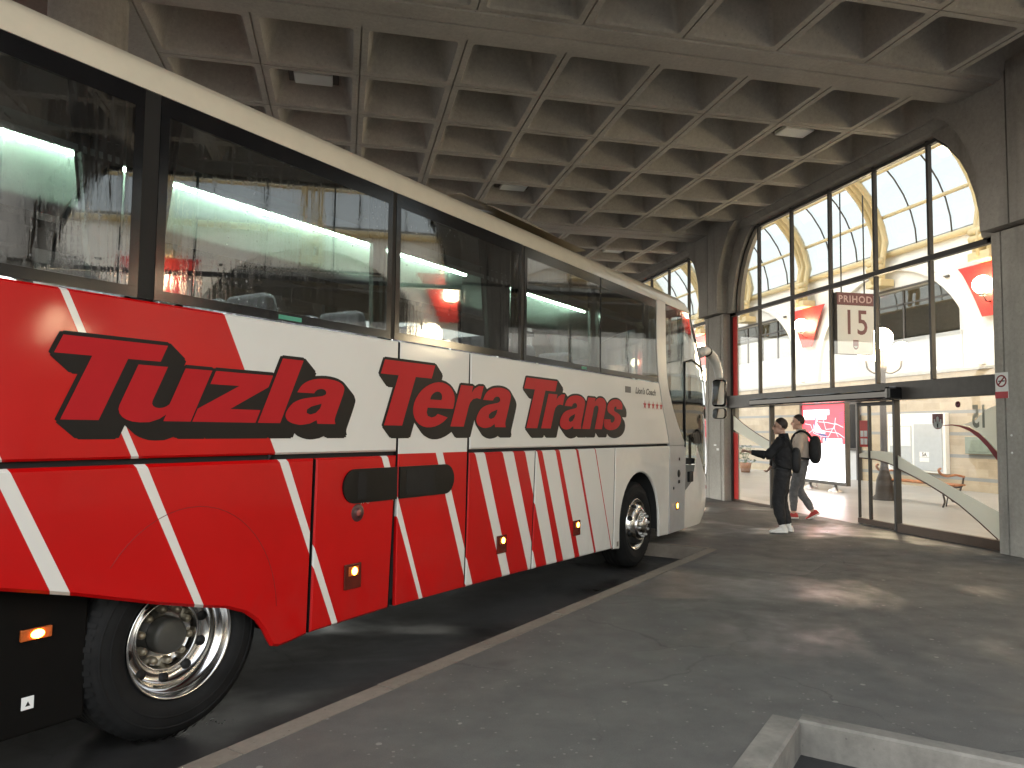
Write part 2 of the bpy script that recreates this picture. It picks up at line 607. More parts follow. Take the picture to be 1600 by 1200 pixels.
# ================================================================ CEILING
CZ = 6.01
CELL = 1.2
X_F0 = -2.304
def rloop(cx, cy, hx, hy, r, z, n=4):
    return [(x, y, z) for x, y in rrect(cx - hx, cx + hx, cy - hy, cy + hy, r, n)]
b = MB()
GR = .009
def coffer(x0, x1, y0, y1):
    cx, cy, hx, hy = (x0 + x1) / 2, (y0 + y1) / 2, (x1 - x0) / 2, (y1 - y0) / 2
    n = 4
    def sq(m, z):  # square loop sampled like the rounded one
        out = []
        for sx, sy, a0 in ((1, 1, 0), (-1, 1, 90), (-1, -1, 180), (1, -1, 270)):
            for i in range(n + 1):
                out.append((cx + sx * (hx - m), cy + sy * (hy - m), z))
        return out
    rings = [sq(0, CZ + .03), sq(GR, CZ + .03), sq(GR, CZ),
             rloop(cx, cy, hx - .085, hy - .085, .05, CZ, n),
             rloop(cx, cy, hx - .10, hy - .10, .05, CZ + .03, n),
             rloop(cx, cy, hx - .235, hy - .235, .09, CZ + .52, n),
             rloop(cx, cy, hx - .28, hy - .28, .07, CZ + .58, n)]
    b.grid(rings, smooth=False, closed=True)
    b.add(rings[-1], [tuple(range(len(rings[-1])))], smooth=False)
col_x = [X_F0 + CELL * i for i in range(9)]
left_x = [-2.904 - CELL * (i + 1) for i in range(6)]
for bay in (-1, 0, 1, 2):
    y0 = 8.28 + PITCH_Y * bay
    for j in range(6):
        for x in col_x + left_x:
            x1 = x + CELL
            if x1 > 8.2:
                x1 = 8.22
            coffer(x, x1, y0 + j * CELL, y0 + (j + 1) * CELL)
Y_LO, Y_HI = 8.28 - PITCH_Y - .6, 8.28 + PITCH_Y * 2 + 7.8
b.box(-10.15, 8.5, Y_LO, Y_HI, CZ + .60, CZ + .85)
tag(b.build('ceiling', CONC_CEIL), kind='structure')
for bay in (-1, 0, 1, 2, 3):
    yc = 7.98 + PITCH_Y * bay
    b = MB()
    for q in (-1, 1):
        ya, yb = (yc - .3, yc - GR) if q < 0 else (yc + GR, yc + .3)
        prof = [(ya, CZ + .45), (ya, CZ + .01), (ya + .012, CZ - .015), (yb - .012, CZ - .015), (yb, CZ + .01), (yb, CZ + .45)]
        b.prism([prof], lambda a, c, d: (d, a, c), -10.1, 8.15)
    b.box(-10.1, 8.15, yc - .02, yc + .02, CZ + .03, CZ + .3)
    lab = {0: 'concrete double ceiling beam across the top of the view above the coach', 1: 'concrete double ceiling beam behind the coach roof, meeting the far pier'}.get(bay, None)
    if lab is None:
        lab = 'concrete double ceiling beam of the coffered canopy, out past the other two'
    o = b.build('ceiling_beam', CONC_CEIL)
    tag(o, lab, 'ceiling beam', 'beams of the coffered canopy')
b = MB()
b.box(-2.904 + .005, X_F0 - .005, Y_LO, Y_HI, CZ - .01, CZ + .44)
tag(b.build('edge_beam', CONC_CEIL), 'lengthwise concrete beam above the column behind the coach', 'ceiling beam')
# column beyond the coach
def column(x, y, lab):
    mb = MB()
    prof = [(.40, ROAD_Z), (.40, .25), (.37, .27), (.37, CZ - .02)]
    mb.lathe(prof, (x, y, 0), 'z', 28)
    tag(mb.build('column', CONC), lab, 'column', 'round columns under the canopy')
column(-2.70, 8.35, 'round concrete column rising behind the rear of the coach')
column(-9.6, 8.0, 'round concrete column at the open far edge of the canopy')
column(-2.6, 15.8, 'round concrete column hidden beyond the coach front')
column(-9.6, 15.8, 'round concrete column at the canopy edge beyond the second bay')

# coffer lamps
LAMPDIFF = simple('lamp_diffuser', (.68, .72, .72), .5, var=.03)
LAMPBOX = simple('lamp_housing', (.035, .026, .022), .5)
def coffer_lamp(x, y, lab):
    e = empty('coffer_lamp', (x, y, CZ + .15), 0, lab, 'ceiling lamp', 'lamps set in ceiling coffers')
    mb = MB()
    mb.rbox(-.33, .33, -.235, .235, .07, .30, .01); mb.rbox(-.2, .2, -.13, .13, .3005, .365, .01)
    mb.tube([(0, 0, .36), (0, 0, .425)], .04)
    mb.build('housing', LAMPBOX, e)
    mb = MB()
    mb.rbox(-.25, .25, -.155, .155, .005, .0695, .012)
    mb.build('diffuser', LAMPDIFF, e)
coffer_lamp(-.50, 10.1, 'dark box lamp with pale diffuser in the coffer nearest above the coach windows')
coffer_lamp(6.75, 10.1, 'pale flat lamp in the coffer beside the arched window')
coffer_lamp(3.10, 13.8, 'pale lamp in a coffer above the middle of the coach roof')
coffer_lamp(6.75, 18.1, 'small pale lamp in the coffers beyond the second beam')

# ================================================================ FACADE: piers, screens
XG = 8.4
PIER0 = 7.55
ARC = [(.66, 4.16), (.68, 4.45), (.74, 4.75), (.86, 5.08), (1.02, 5.38), (1.23, 5.64), (1.46, 5.84)]
PPIT = 7.87
def pier(k):
    yc = PIER0 + PPIT * k
    mb = MB()
    f = lambda a, c, d: (d, yc + a, c)
    # shaft: two halves either side of a vertical joint groove
    gy = .28
    for a0, a1 in ((-.42, -gy - .012), (-gy + .012, gy - .012), (gy + .012, .42)):
        mb.prism([[(a0, 0), (a1, 0), (a1, 4.12), (a0, 4.12)]], f, 8.19, 8.56)
    mb.box(8.24, 8.5, yc - .41, yc + .41, 0, 4.1)
    # rim of the arch, set back
    rim = [(.42, 4.13), (.64, 4.13)] + ARC + [(1.5, CZ + .3), (-1.5, CZ + .3)] + [(-a, c) for a, c in reversed(ARC)] + [(-.64, 4.13), (-.42, 4.13)]
    mb.prism([rim], f, 8.28, 8.56)
    # proud spandrel in two leaves with the joint between
    off = [(a - .27 + .0 * c, c + .20) for a, c in ARC]
    for q in (-1, 1):
        lf = [(.012, 4.14), (.43, 4.14)] + [(max(.44, a), c) for a, c in off[:-1]] + [(1.25, 6.0), (1.25, CZ + .2), (.012, CZ + .2)]
        mb.prism([[(q * a, c) for a, c in lf]], f, 8.03, 8.278)
    mb.box(8.15, 8.27, yc - .02, yc + .02, 4.15, CZ + .2)
    labs = {0: 'concrete pier with no-smoking sign at the right edge of the view', 1: 'concrete pier with spreading arched head just beyond the coach front'}
    o = mb.build('arched_pier', CONC)
    tag(o, labs.get(k, 'concrete arched pier of the hall facade further along'), 'pier', 'arched piers of the hall facade')
    if k == 1:
        for dy, z, w, h in ((-.02, 1.19, .11, .035), (-.14, 1.09, .10, .05)):
            mb = MB()
            mb.box(8.184, 8.1885, yc + dy - w / 2, yc + dy + w / 2, z, z + h)
            mb.build('paper_tag', PAPER, o)
    if k == 0:
        for z in (1.50, 1.28):
            mb = MB()
            mb.lathe([(0, .004), (.014, .004), (.016, 0)], (8.189, yc + .20, z), Vector((-1, 0, 0)), 12)
            mb.build('bolt_cap', PAPER, o)
for k in range(-4, 4):
    pier(k)
# wall above the arches (one long lintel wall)
b = MB()
prof = [(8.16, CZ + .44), (8.16, CZ - .02), (8.24, CZ - .12), (8.30, 5.86), (8.55, 5.86), (8.55, 7.0), (8.45, 7.0), (8.45, CZ + .76), (8.16, CZ + .76)]
b.prism([prof], lambda a, c, d: (a, d, c), PIER0 - 4 * PPIT, PIER0 + 3 * PPIT)
tag(b.build('lintel_wall', CONC), 'long concrete lintel over the row of arched windows', 'wall')

HALLGLASS = glassmat('clear_glass', (.93, .95, .94), haze=.012)
def frostmat(name='frosted_film', ca=(.72, .76, .75), cb=(.80, .84, .82)):
    m, nt, p = _mat(name)
    nt.nodes.remove(p)
    df = nt.nodes.new('ShaderNodeBsdfDiffuse'); df.inputs[0].default_value = (*ca, 1)
    tl = nt.nodes.new('ShaderNodeBsdfTranslucent'); tl.inputs[0].default_value = (*cb, 1)
    tr = nt.nodes.new('ShaderNodeBsdfTransparent')
    a = nt.nodes.new('ShaderNodeMixShader'); a.inputs[0].default_value = .55
    c = nt.nodes.new('ShaderNodeMixShader'); c.inputs[0].default_value = .12
    nt.links.new(df.outputs[0], a.inputs[1]); nt.links.new(tl.outputs[0], a.inputs[2])
    nt.links.new(a.outputs[0], c.inputs[1]); nt.links.new(tr.outputs[0], c.inputs[2])
    nt.links.new(c.outputs[0], nt.nodes['Material Output'].inputs[0])
    return m
FROST = frostmat()
def arch_z(a):
    """opening height at distance a from the pier centre"""
    if a < ARC[0][0]: return 4.13
    for (a0, z0), (a1, z1) in zip(ARC, ARC[1:]):
        if a <= a1: return z0 + (z1 - z0) * (a - a0) / (a1 - a0)
    return 5.84
MUL = [1.675, 2.835, 3.985, 5.145, 6.305]
def screen(k, doors):
    y0 = PIER0 + PPIT * k
    labs = {0: 'arched glass entrance screen in dark frames around the sliding doors', 1: 'arched glass screen behind the coach nose, past the far pier'}
    e = empty('entrance_screen', (XG, y0 + PPIT / 2, 0), 0, labs.get(k, 'arched glass screen of the hall facade further along'), 'glass facade', 'arched glass screens')
    yl = lambda a: a - PPIT / 2
    y_a, y_b = .42, PPIT - .42
    # mullions
    for a in MUL:
        mb = MB()
        h = min(arch_z(a), arch_z(PPIT - a)) + .03
        mb.box(-.035, .035, yl(a) - .021, yl(a) + .021, 2.30, 4.055)
        mb.box(-.035, .035, yl(a) - .021, yl(a) + .021, 4.145, h)
        mb.build('mullion', FRAME, e)
    mb = MB(); mb.box(-.04, .04, yl(y_a), yl(y_b), 4.062, 4.138)
    mb.build('middle_rail', FRAME, e)
    mb = MB(); mb.rbox(-.12, .08, yl(y_a), yl(y_b), 2.03, 2.298, .008)
    mb.build('transom', DARKMETAL, e)
    # edge frame following the opening
    mb = MB()
    inner = [(.42, 0), (.42, 4.13), (.65, 4.13)] + ARC
    out = inner + [(PPIT - a, c) for a, c in reversed(inner)]
    for (a, c), (a2, c2) in zip(out, out[1:]):
        mid = Vector((PPIT / 2, 3.0))
        p, q = Vector((a, c)), Vector((a2, c2))
        t = (q - p).normalized()
        nn = Vector((t.y, -t.x))
        if nn.dot(mid - p) < 0: nn = -nn
        w = .055
        vs = []
        for x in (-.04, .04):
            for pp in (p, q, q + nn * w, p + nn * w):
                vs.append((x, yl(pp.x), pp.y))
        mb.add(vs, [(0, 1, 2, 3), (4, 5, 6, 7), (0, 1, 5, 4), (1, 2, 6, 5), (2, 3, 7, 6), (3, 0, 4, 7)])
    mb.build('arch_frame', FRAME, e)
    # glass above the transom, one light per pane, in one mesh each row
    ys = [y_a] + MUL + [y_b]
    mb = MB()
    for a, c in zip(ys, ys[1:]):
        mb.add([(0, yl(a), 2.30), (0, yl(c), 2.30), (0, yl(c), 4.10), (0, yl(a), 4.10)], [(0, 1, 2, 3)])
    mb.build('lower_lights', HALLGLASS, e, fix=False)
    mb = MB()
    up_ = [(.66, 4.10)] + ARC + [(PPIT - a, c) for a, c in reversed(ARC)] + [(PPIT - .66, 4.10)]
    mb.prism([[(yl(a), c) for a, c in up_]], lambda a, c, d: (d, a, c), 0, None)
    mb.build('upper_lights', HALLGLASS, e, fix=False)
    if not doors:
        mb = MB()
        mb.add([(0, yl(y_a), .1), (0, yl(y_b), .1), (0, yl(y_b), 2.03), (0, yl(y_a), 2.03)], [(0, 1, 2, 3)])
        mb.build('door_lights', HALLGLASS, e, fix=False)
        mb = MB()
        for a in MUL:
            mb.box(-.03, .03, yl(a) - .02, yl(a) + .02, .1, 2.03)
        mb.box(-.04, .04, yl(y_a), yl(y_b), 0, .1)
        mb.build('door_frame', BRONZE, e)
    return e
screens = {}
for k in range(-4, 3):
    screens[k] = screen(k, k == 0)

# ---- entrance details in bay 0 (local y = world y - yc)
E0 = screens[0]
YC0 = PIER0 + PPIT / 2
def gy(y): return y - YC0
def film(mb, loops, d, mi=None):
    mb.prism([[(gy(a), c) for a, c in l] for l in loops], lambda a, c, q: (q, a, c), d, d + .0015, mi)
# sidelights
for a, c in ((8.0, 9.98), (13.47, 14.99)):
    mb = MB()
    mb.add([(0, gy(a), .12), (0, gy(c), .12), (0, gy(c), 2.03), (0, gy(a), 2.03)], [(0, 1, 2, 3)])
    mb.build('sidelight', HALLGLASS, E0, fix=False)
mb = MB()
mb.box(-.045, .045, gy(8.0), gy(9.97), 0.0, .13)
mb.build('bottom_rail', BRONZE, E0)
mb = MB()
mb.box(-.03, .03, gy(13.47), gy(14.99), 0.0, .05)
mb.build('bottom_rail', BRONZE, E0)
for y in (10.0, 13.45):
    mb = MB()
    mb.box(-.05, .05, gy(y) - .022, gy(y) + .022, 0, 2.03)
    mb.build('door_post', FRAME, E0)
mb = MB()
mb.rbox(-.34, -.122, gy(9.78), gy(13.75), 2.035, 2.175, .03)
mb.box(-.345, -.30, gy(9.82), gy(13.7), 2.10, 2.115)
mb.rbox(-.36, -.10, gy(9.72), gy(9.82), 2.02, 2.22, .03)
mb.build('door_operator', BLACKGLOSS, E0)
mb = MB()
mb.lathe([(0, -.05), (.10, -.05), (.12, -.02), (.12, .1)], (-.18, gy(15.02), 2.20), 'y', 20)
mb.build('end_cap', DARKMETAL, E0)
FLINE = simple('film_line', (.05, .015, .015), .5)
def film_part(name, loops, d, mat):
    mb = MB()
    film(mb, loops, d)
    mb.build(name, mat, E0)
# big swoosh film on the right-hand sidelight
top = [(9.97, 1.17), (9.6, 1.02), (9.3, .90), (9.02, .80), (8.6, .65), (8.2, .51), (8.0, .43)]
bot = [(8.0, .15), (8.2, .155), (8.5, .35), (8.8, .53), (9.1, .67), (9.4, .79), (9.7, .89), (9.97, .975)]
film_part('frosted_film', [top + bot], -.006, FROST)
line = [(8.19, .145), (8.5, .35), (8.8, .53), (9.1, .67), (9.4, .79), (9.7, .89), (9.97, .975)]
film_part('film_line', [line + [(a, c - .022) for a, c in reversed(line)]], -.008, FLINE)
# upper burgundy swoosh with frosted corner
u0 = [(9.06, 1.635), (8.9, 1.645), (8.77, 1.635), (8.6, 1.60), (8.45, 1.53), (8.32, 1.43), (8.2, 1.31), (8.0, 1.12)]
u1 = [(8.0, .99), (8.2, 1.20), (8.32, 1.34), (8.45, 1.455), (8.6, 1.55), (8.77, 1.61), (8.9, 1.63), (9.06, 1.625)]
film_part('red_swoosh', [u0 + u1], -.008, REDDARK)
film_part('frosted_film', [[(8.0, 1.14), (8.2, 1.325), (8.32, 1.445), (8.45, 1.545), (8.6, 1.615), (8.72, 1.64), (8.62, 1.66), (8.5, 1.70), (8.4, 1.78), (8.3, 1.85), (8.2, 1.88), (8.0, 1.92)]], -.006, FROST)
# left swoosh
film_part('frosted_film', [[(14.99, 1.90), (14.5, 1.67), (14.0, 1.48), (13.5, 1.32), (13.5, 1.12), (13.9, 1.24), (14.4, 1.38), (14.99, 1.57)]], -.006, FROST)
ll = [(14.99, 1.91), (14.5, 1.68), (14.0, 1.49), (13.5, 1.33)]
film_part('film_line', [ll + [(a, c - .02) for a, c in reversed(ll)]], -.008, FLINE)
# shield
mb = MB()
sh = [(-.10, .11), (.10, .11), (.10, -.02), (.085, -.07), (.045, -.105), (0, -.115), (-.045, -.105), (-.085, -.07), (-.10, -.02)]
yS, zS = 9.16, 1.69
film(mb, [[(yS + a, zS + c) for a, c in sh]], -.008, 0)
# castle-like emblem: towers, gate, pale base
for p_ in ([(-.085, -.03), (.085, -.03), (.075, -.07), (.04, -.098), (-.04, -.098), (-.075, -.07)],
           [(-.07, -.03), (-.045, -.03), (-.045, .03), (-.07, .03)], [(.045, -.03), (.07, -.03), (.07, .03), (.045, .03)],
           [(-.022, -.03), (.022, -.03), (.022, .055), (0, .075), (-.022, .055)], [(-.045, -.03), (.045, -.03), (.045, -.005), (-.045, -.005)]):
    film(mb, [[(yS + a, zS + c) for a, c in p_]], -.010, 1)
film(mb, [[(yS - .012, zS - .09), (yS + .012, zS - .09), (yS + .012, zS - .04), (yS, zS - .03), (yS - .012, zS - .04)]], -.0116, 2)
mb.build('shield_decal', [BOXRED, GRAFILM, BLACK], E0)
# mirrored door number 15, read from inside the hall
mb = MB()
add_text(mb, '15', .42, lambda a, c: (-.0095, gy(8.43) + a * .62, 1.61 + c * 1.0), offset=.012)
mb.build('number_decal', frostmat('grey_film', (.22, .24, .235), (.22, .25, .245)), E0)
mb = MB()
mb.lathe([(.0, 0), (.045, 0), (.045, .0015), (0, .0015)], (-.008, gy(8.79), 1.925), 'x', 20)
mb.build('round_sticker', BOXRED, E0)
# red film strip at the far left light
mb = MB()
film(mb, [[(14.76, .05), (14.99, .05), (14.99, 1.52), (14.76, 1.46)], [(14.78, 2.3), (14.92, 2.3), (14.92, 4.05), (14.78, 4.05)][::1]][:1], -.006)
film(mb, [[(14.76, 2.3), (14.99, 2.3), (14.99, 4.05), (14.76, 4.05)]], -.006)
mb.build('red_film', REDPAINT, E0)
# sliding leaf (right, half open), on its own track in front of the screen
def door_leaf(ya, yb, x, lab):
    e = empty('sliding_door', (x, (ya + yb) / 2, 0), 0, lab, 'door')
    h = (yb - ya) / 2
    mb = MB()
    for q in (-1, 1):
        mb.box(-.02, .02, q * h - (.0 if q < 0 else .026), q * h + (.026 if q < 0 else 0), .10, 2.02)
    mb.box(-.022, .022, -h + .027, h - .027, 1.96, 2.02)
    mb.build('frame', FRAME, e)
    mb = MB(); mb.rbox(-.035, .035, -h, h, .012, .098, .006)
    mb.build('bottom_rail', BRONZE, e)
    mb = MB(); mb.add([(0, -h + .036, .1), (0, h - .036, .1), (0, h - .036, 1.96), (0, -h + .036, 1.96)], [(0, 1, 2, 3)])
    mb.build('pane', HALLGLASS, e, fix=False)
    return e
dr = door_leaf(10.04, 11.0, XG + .09, 'glass sliding door leaf left half open beside the frosted swoosh')
mb = MB()
yy = lambda a: a - 10.52
mb.box(-.025, .025, yy(10.70), yy(10.735), .1, 1.96)
mb.build('meeting_stile', FRAME, dr)
mb = MB()
mb.prism([[(yy(a), c) for a, c in [(10.98, 1.16), (10.8, 1.21), (10.5, 1.225), (10.2, 1.21), (10.06, 1.19), (10.06, .98), (10.3, 1.04), (10.6, 1.09), (10.98, 1.10)]]], lambda a, c, d: (d, a, c), -.006, -.0045, 0)
mb.build('frosted_film', FROST, dr)
mb = MB()
ln = [(10.98, 1.105), (10.6, 1.095), (10.3, 1.045), (10.06, .985)]
mb.prism([[(yy(a), c) for a, c in ln + [(a, c - .02) for a, c in reversed(ln)]]], lambda a, c, d: (d, a, c), -.008, -.0065, 0)
mb.build('film_line', FLINE, dr)
mb = MB()
mb.prism([[(yy(10.745), 1.28), (yy(10.95), 1.28), (yy(10.95), 1.72), (yy(10.745), 1.72)]], lambda a, c, d: (d, a, c), -.008, -.0065, 0)
for i in range(2):
    for j in range(2):
        a0, c0 = 10.765 + i * .09, 1.32 + j * .13
        mb.prism([[(yy(a0), c0), (yy(a0 + .075), c0), (yy(a0 + .075), c0 + .10), (yy(a0), c0 + .10)]], lambda a, c, d: (d, a, c), -.0095, -.0082, 1)
mb.build('door_sticker', [REDPAINT, PAPER], dr)

# ---- no smoking sign on the right pier
e = empty('no_smoking_sign', (8.186, 7.865, 2.13), 0, 'white no-smoking sign with red band on the concrete pier', 'sign')
mb = MB(); mb.rbox(-.008, 0, -.095, .095, -.16, .17, .003)
mb.build('sign_plate', PAPER, e)
mb = MB()
mb.box(-.0105, -.0082, -.095, .095, -.16, -.075, 0)
mb.prism([arc(0, .06, .078, .078, 0, 360, 32)[:-1], arc(0, .06, .060, .060, 0, 360, 32)[:-1]], lambda a, c, d: (d, a, c), -.011, -.0085, 1)
mb.prism([[(-.055, .105), (-.042, .117), (.055, .015), (.042, .003)]], lambda a, c, d: (d, a, c), -.0118, -.0085, 1)
mb.box(-.0098, -.0083, -.05, .03, .052, .066, 2)
mb.box(-.0098, -.0083, .033, .045, .052, .066, 2)
mb.build('sign_symbol', [simple('sign_red', (.45, .05, .06), .5), REDDARK, BLACK], e)

# ---- hanging blade sign PRIHOD 15
yB = 11.45
e = empty('bay_sign', (8.84, yB, 2.9), 0, 'hanging white sign reading PRIHOD 15 behind the upper glass', 'sign')
mb = MB(); mb.rbox(-.39, .36, 0, .12, 0, 1.10, .006)
mb.build('sign_box', [simple('sign_side', (.14, .11, .09), .6)], e)
mb = MB(); mb.box(-.385, .355, -.004, -.0005, .005, .87, 0); mb.box(-.385, .355, -.004, -.0005, .875, 1.095, 1)
mb.build('sign_face', [PAPER, BOXRED], e)
mb = MB()
add_text(mb, 'PRIHOD', .17, lambda a, c: (a - .015, -.006, .925 + c), offset=.004, spacing=1.15, mi=1)
add_text(mb, '15', .62, lambda a, c: (a * .80 - .015, -.006, .36 + c), offset=.006, spacing=1.1, mi=0)
mb.build('sign_lettering', [BOXRED, simple('letter_pink', (.62, .42, .42), .5)], e)
mb = MB()
mb.prism([[(-.02 + a * .55, .17 + c * .75) for a, c in sh]], lambda a, c, d: (a, d, c), -.006, -.0045, 0)
mb.prism([[(-.06, .145), (.02, .145), (.0, .11), (-.04, .11)]], lambda a, c, d: (a, d, c), -.0075, -.006, 1)
mb.build('sign_shield', [BOXRED, GRAFILM], e)
mb = MB()
for x in (-.25, .22):
    mb.tube([(x, .06, 1.1), (x, .06, 2.9)], .012)
mb.build('hanger', DARKMETAL, e)

# ================================================================ HALL BEHIND THE SCREENS
HX = 16.3
HY0, HY1 = -23.6, 46.6
def tile_mat():
    m, nt, p = _mat('hall_tiles')
    v = _coord(nt)
    br = nt.nodes.new('ShaderNodeTexBrick')
    br.offset = 0
    br.inputs['Scale'].default_value = 1.0
    br.inputs['Brick Width'].default_value = .6
    br.inputs['Row Height'].default_value = .6
    br.inputs['Mortar Size'].default_value = .006
    br.inputs['Color1'].default_value = (.36, .355, .35, 1)
    br.inputs['Color2'].default_value = (.32, .317, .315, 1)
    br.inputs['Mortar'].default_value = (.30, .29, .28, 1)
    nt.links.new(v, br.inputs['Vector'])
    c = _mix(nt, .25, br.outputs[0], _ramp(nt, _noise(nt, v, 1.2), [(.3, .45), (.7, .75)]), 'OVERLAY')
    nt.links.new(c, p.inputs['Base Color'])
    p.inputs['Roughness'].default_value = .32
    return m
b = MB()
b.add([(8.4, HY0, .004), (HX + 6, HY0, .004), (HX + 6, HY1, .004), (8.4, HY1, .004)], [(0, 1, 2, 3)])
b.box(8.4, HX + 6, HY0, HY1, ROAD_Z, 0)
tag(b.build('hall_floor', tile_mat()), kind='structure')

def stone_mat():
    m, nt, p = _mat('sandstone')
    tc = nt.nodes.new('ShaderNodeTexCoord')
    sp = nt.nodes.new('ShaderNodeSeparateXYZ')
    nt.links.new(tc.outputs['Object'], sp.inputs[0])
    cb = nt.nodes.new('ShaderNodeCombineXYZ')
    nt.links.new(sp.outputs[1], cb.inputs[0])
    nt.links.new(sp.outputs[2], cb.inputs[1])
    br = nt.nodes.new('ShaderNodeTexBrick')
    br.inputs['Scale'].default_value = 1
    br.inputs['Brick Width'].default_value = .62
    br.inputs['Row Height'].default_value = .2
    br.inputs['Mortar Size'].default_value = .006
    br.inputs['Color1'].default_value = (.42, .35, .255, 1)
    br.inputs['Color2'].default_value = (.35, .285, .20, 1)
    br.inputs['Mortar'].default_value = (.40, .33, .25, 1)
    nt.links.new(cb.outputs[0], br.inputs['Vector'])
    c = _mix(nt, .4, br.outputs[0], _ramp(nt, _noise(nt, tc.outputs['Object'], 2.3, 6), [(.3, .4), (.7, .72)]), 'OVERLAY')
    # grey string courses every 0.6 m
    z = _math(nt, 'FRACT', _math(nt, 'MULTIPLY', _math(nt, 'SUBTRACT', sp.outputs[2], .28), 1 / .6))
    band = _math(nt, 'LESS_THAN', z, .15)
    c = _mix(nt, band, c, (.24, .25, .25))
    nt.links.new(c, p.inputs['Base Color'])
    p.inputs['Roughness'].default_value = .75
    return m
STONE = stone_mat()
e = empty('hall_wall', (HX, 11.5, 0), 0, 'long inner wall of sandstone courses under white plaster arches', 'wall')
hy = lambda y: y - 11.5
mb = MB(); mb.box(0, .5, hy(HY0), hy(HY1), .006, 3.22)
mb.build('stone_base', STONE, e)
mb = MB(); mb.rbox(-.05, .5, hy(HY0), hy(HY1), 3.225, 3.30, .01)
mb.build('ledge', simple('ledge_grey', (.42, .41, .39), .7), e)
# plaster upper wall with window openings: one per arch bay, arch crown at y=19.7+7.8k
win = [(19.7 + 7.8 * k - 2.75, 19.7 + 7.8 * k + 2.75) for k in range(-5, 4)]
loops = [[(hy(HY0), 3.305), (hy(HY1), 3.305), (hy(HY1), 7.12), (hy(HY0), 7.12)]]
holes = []
for a, c in win:
    ch = .45
    holes.append([(hy(a), 3.62), (hy(c), 3.62), (hy(c), 5.45), (hy(c - ch), 5.86), (hy(a + ch), 5.86), (hy(a), 5.45)])
mb = MB(); mb.prism(loops + holes, lambda a, c, d: (d, a, c), .02, .42)
mb.build('plaster', WHITE, e)
ARCHW = MB()
for k in range(-5, 4):
    yc = hy(19.7 + 7.8 * k)
    mb = MB()
    o_ = arc(yc, 3.35, 3.55, 3.35, 0, 180, 28)
    i_ = arc(yc, 3.35, 3.33, 3.13, 180, 0, 28)
    mb.prism([o_ + i_], lambda a, c, d: (d, a, c), -.10, .018)
    mb.build('plaster_arch', WHITE, e)
for k, (a, c) in enumerate(win):
    mb = MB()
    for i in range(6):
        y = a + (c - a) * i / 5
        mb.box(.12, .18, hy(y) - .03, hy(y) + .03, 3.62, 5.84 if 0 < i < 5 else 5.44)
    mb.box(.12, .18, hy(a), hy(c), 5.40, 5.45)
    mb.box(.12, .18, hy(a), hy(c), 3.62, 3.68)
    mb.rbox(-.04, .10, hy(a + .3), hy(c - .3), 5.87, 5.93, .01)
    fr = mb.build('upper_window', DARKMETAL, e)
    mb = MB(); mb.prism([holes[k]], lambda p, q, d: (d, p, q), .15, None)
    mb.build('window_glass', glassmat('window_glass', (.62, .65, .66), ior=1.9) if k == 0 else bpy.data.materials['window_glass'], fr, fix=False)
    mb = MB(); mb.rbox(-.02, .0, hy(a - .1), hy(c + .1), 3.31, 4.35, .006)
    mb.build('balcony_panel', bpy.data.materials.get('milk_panel') or glassmat('milk_panel', (.8, .83, .85), haze=.55), fr)
# rooms behind the upper windows
mb = MB(); mb.box(4.5, 4.7, hy(HY0), hy(HY1), 3.3, 7.1); mb.box(.43, 4.5, hy(HY0), hy(HY1), 3.25, 3.30); mb.box(.43, 4.7, hy(HY0), hy(HY1), 7.1, 7.3)
mb.build('upper_room', simple('room_ochre', (.58, .52, .42), .8), e)
# red spandrel banners with globe lamps between arches
for k in range(-5, 4):
    y = 15.8 + 7.8 * k
    e2 = empty('spandrel_banner', (HX - .03, y, 0), 0,
               {0: 'red tapering banner with glowing globe, cut by the right pier', 1: 'red tapering wall banner with glowing globe left of the PRIHOD sign'}.get(k, 'red tapering wall banner with a globe further along the hall'), 'banner', 'red banners between the hall arches')
    mb = MB()
    L = [(-1.02 + .74 * t ** .8, 5.98 - 1.40 * t) for t in [i / 8 for i in range(9)]]
    Rr = [(-a, c) for a, c in reversed(L)]
    mb.prism([L + Rr], lambda a, c, d: (d, a, c), -.10, -.075)
    mb.build('cloth', REDPAINT, e2)
    e3 = empty('globe_lamp', (HX - .36, y, 5.36), 0, {0: 'glowing wall globe half hidden by the right pier', 1: 'glowing white globe in front of the red banner left of the sign'}.get(k, 'glowing wall globe over a red banner further along the hall'), 'lamp', 'globe lamps on the hall wall')
    mb = MB(); mb.ball((0, 0, 0), .24); mb.build('globe', LAMPWARM, e3)
    mb = MB(); mb.tube([(0, 0, -.26), (.10, 0, -.42), (.27, 0, -.42)], .022); mb.lathe([(.09, -.28), (.10, -.23)], (0, 0, 0), 'z', 16)
    mb.build('bracket', DARKMETAL, e3)

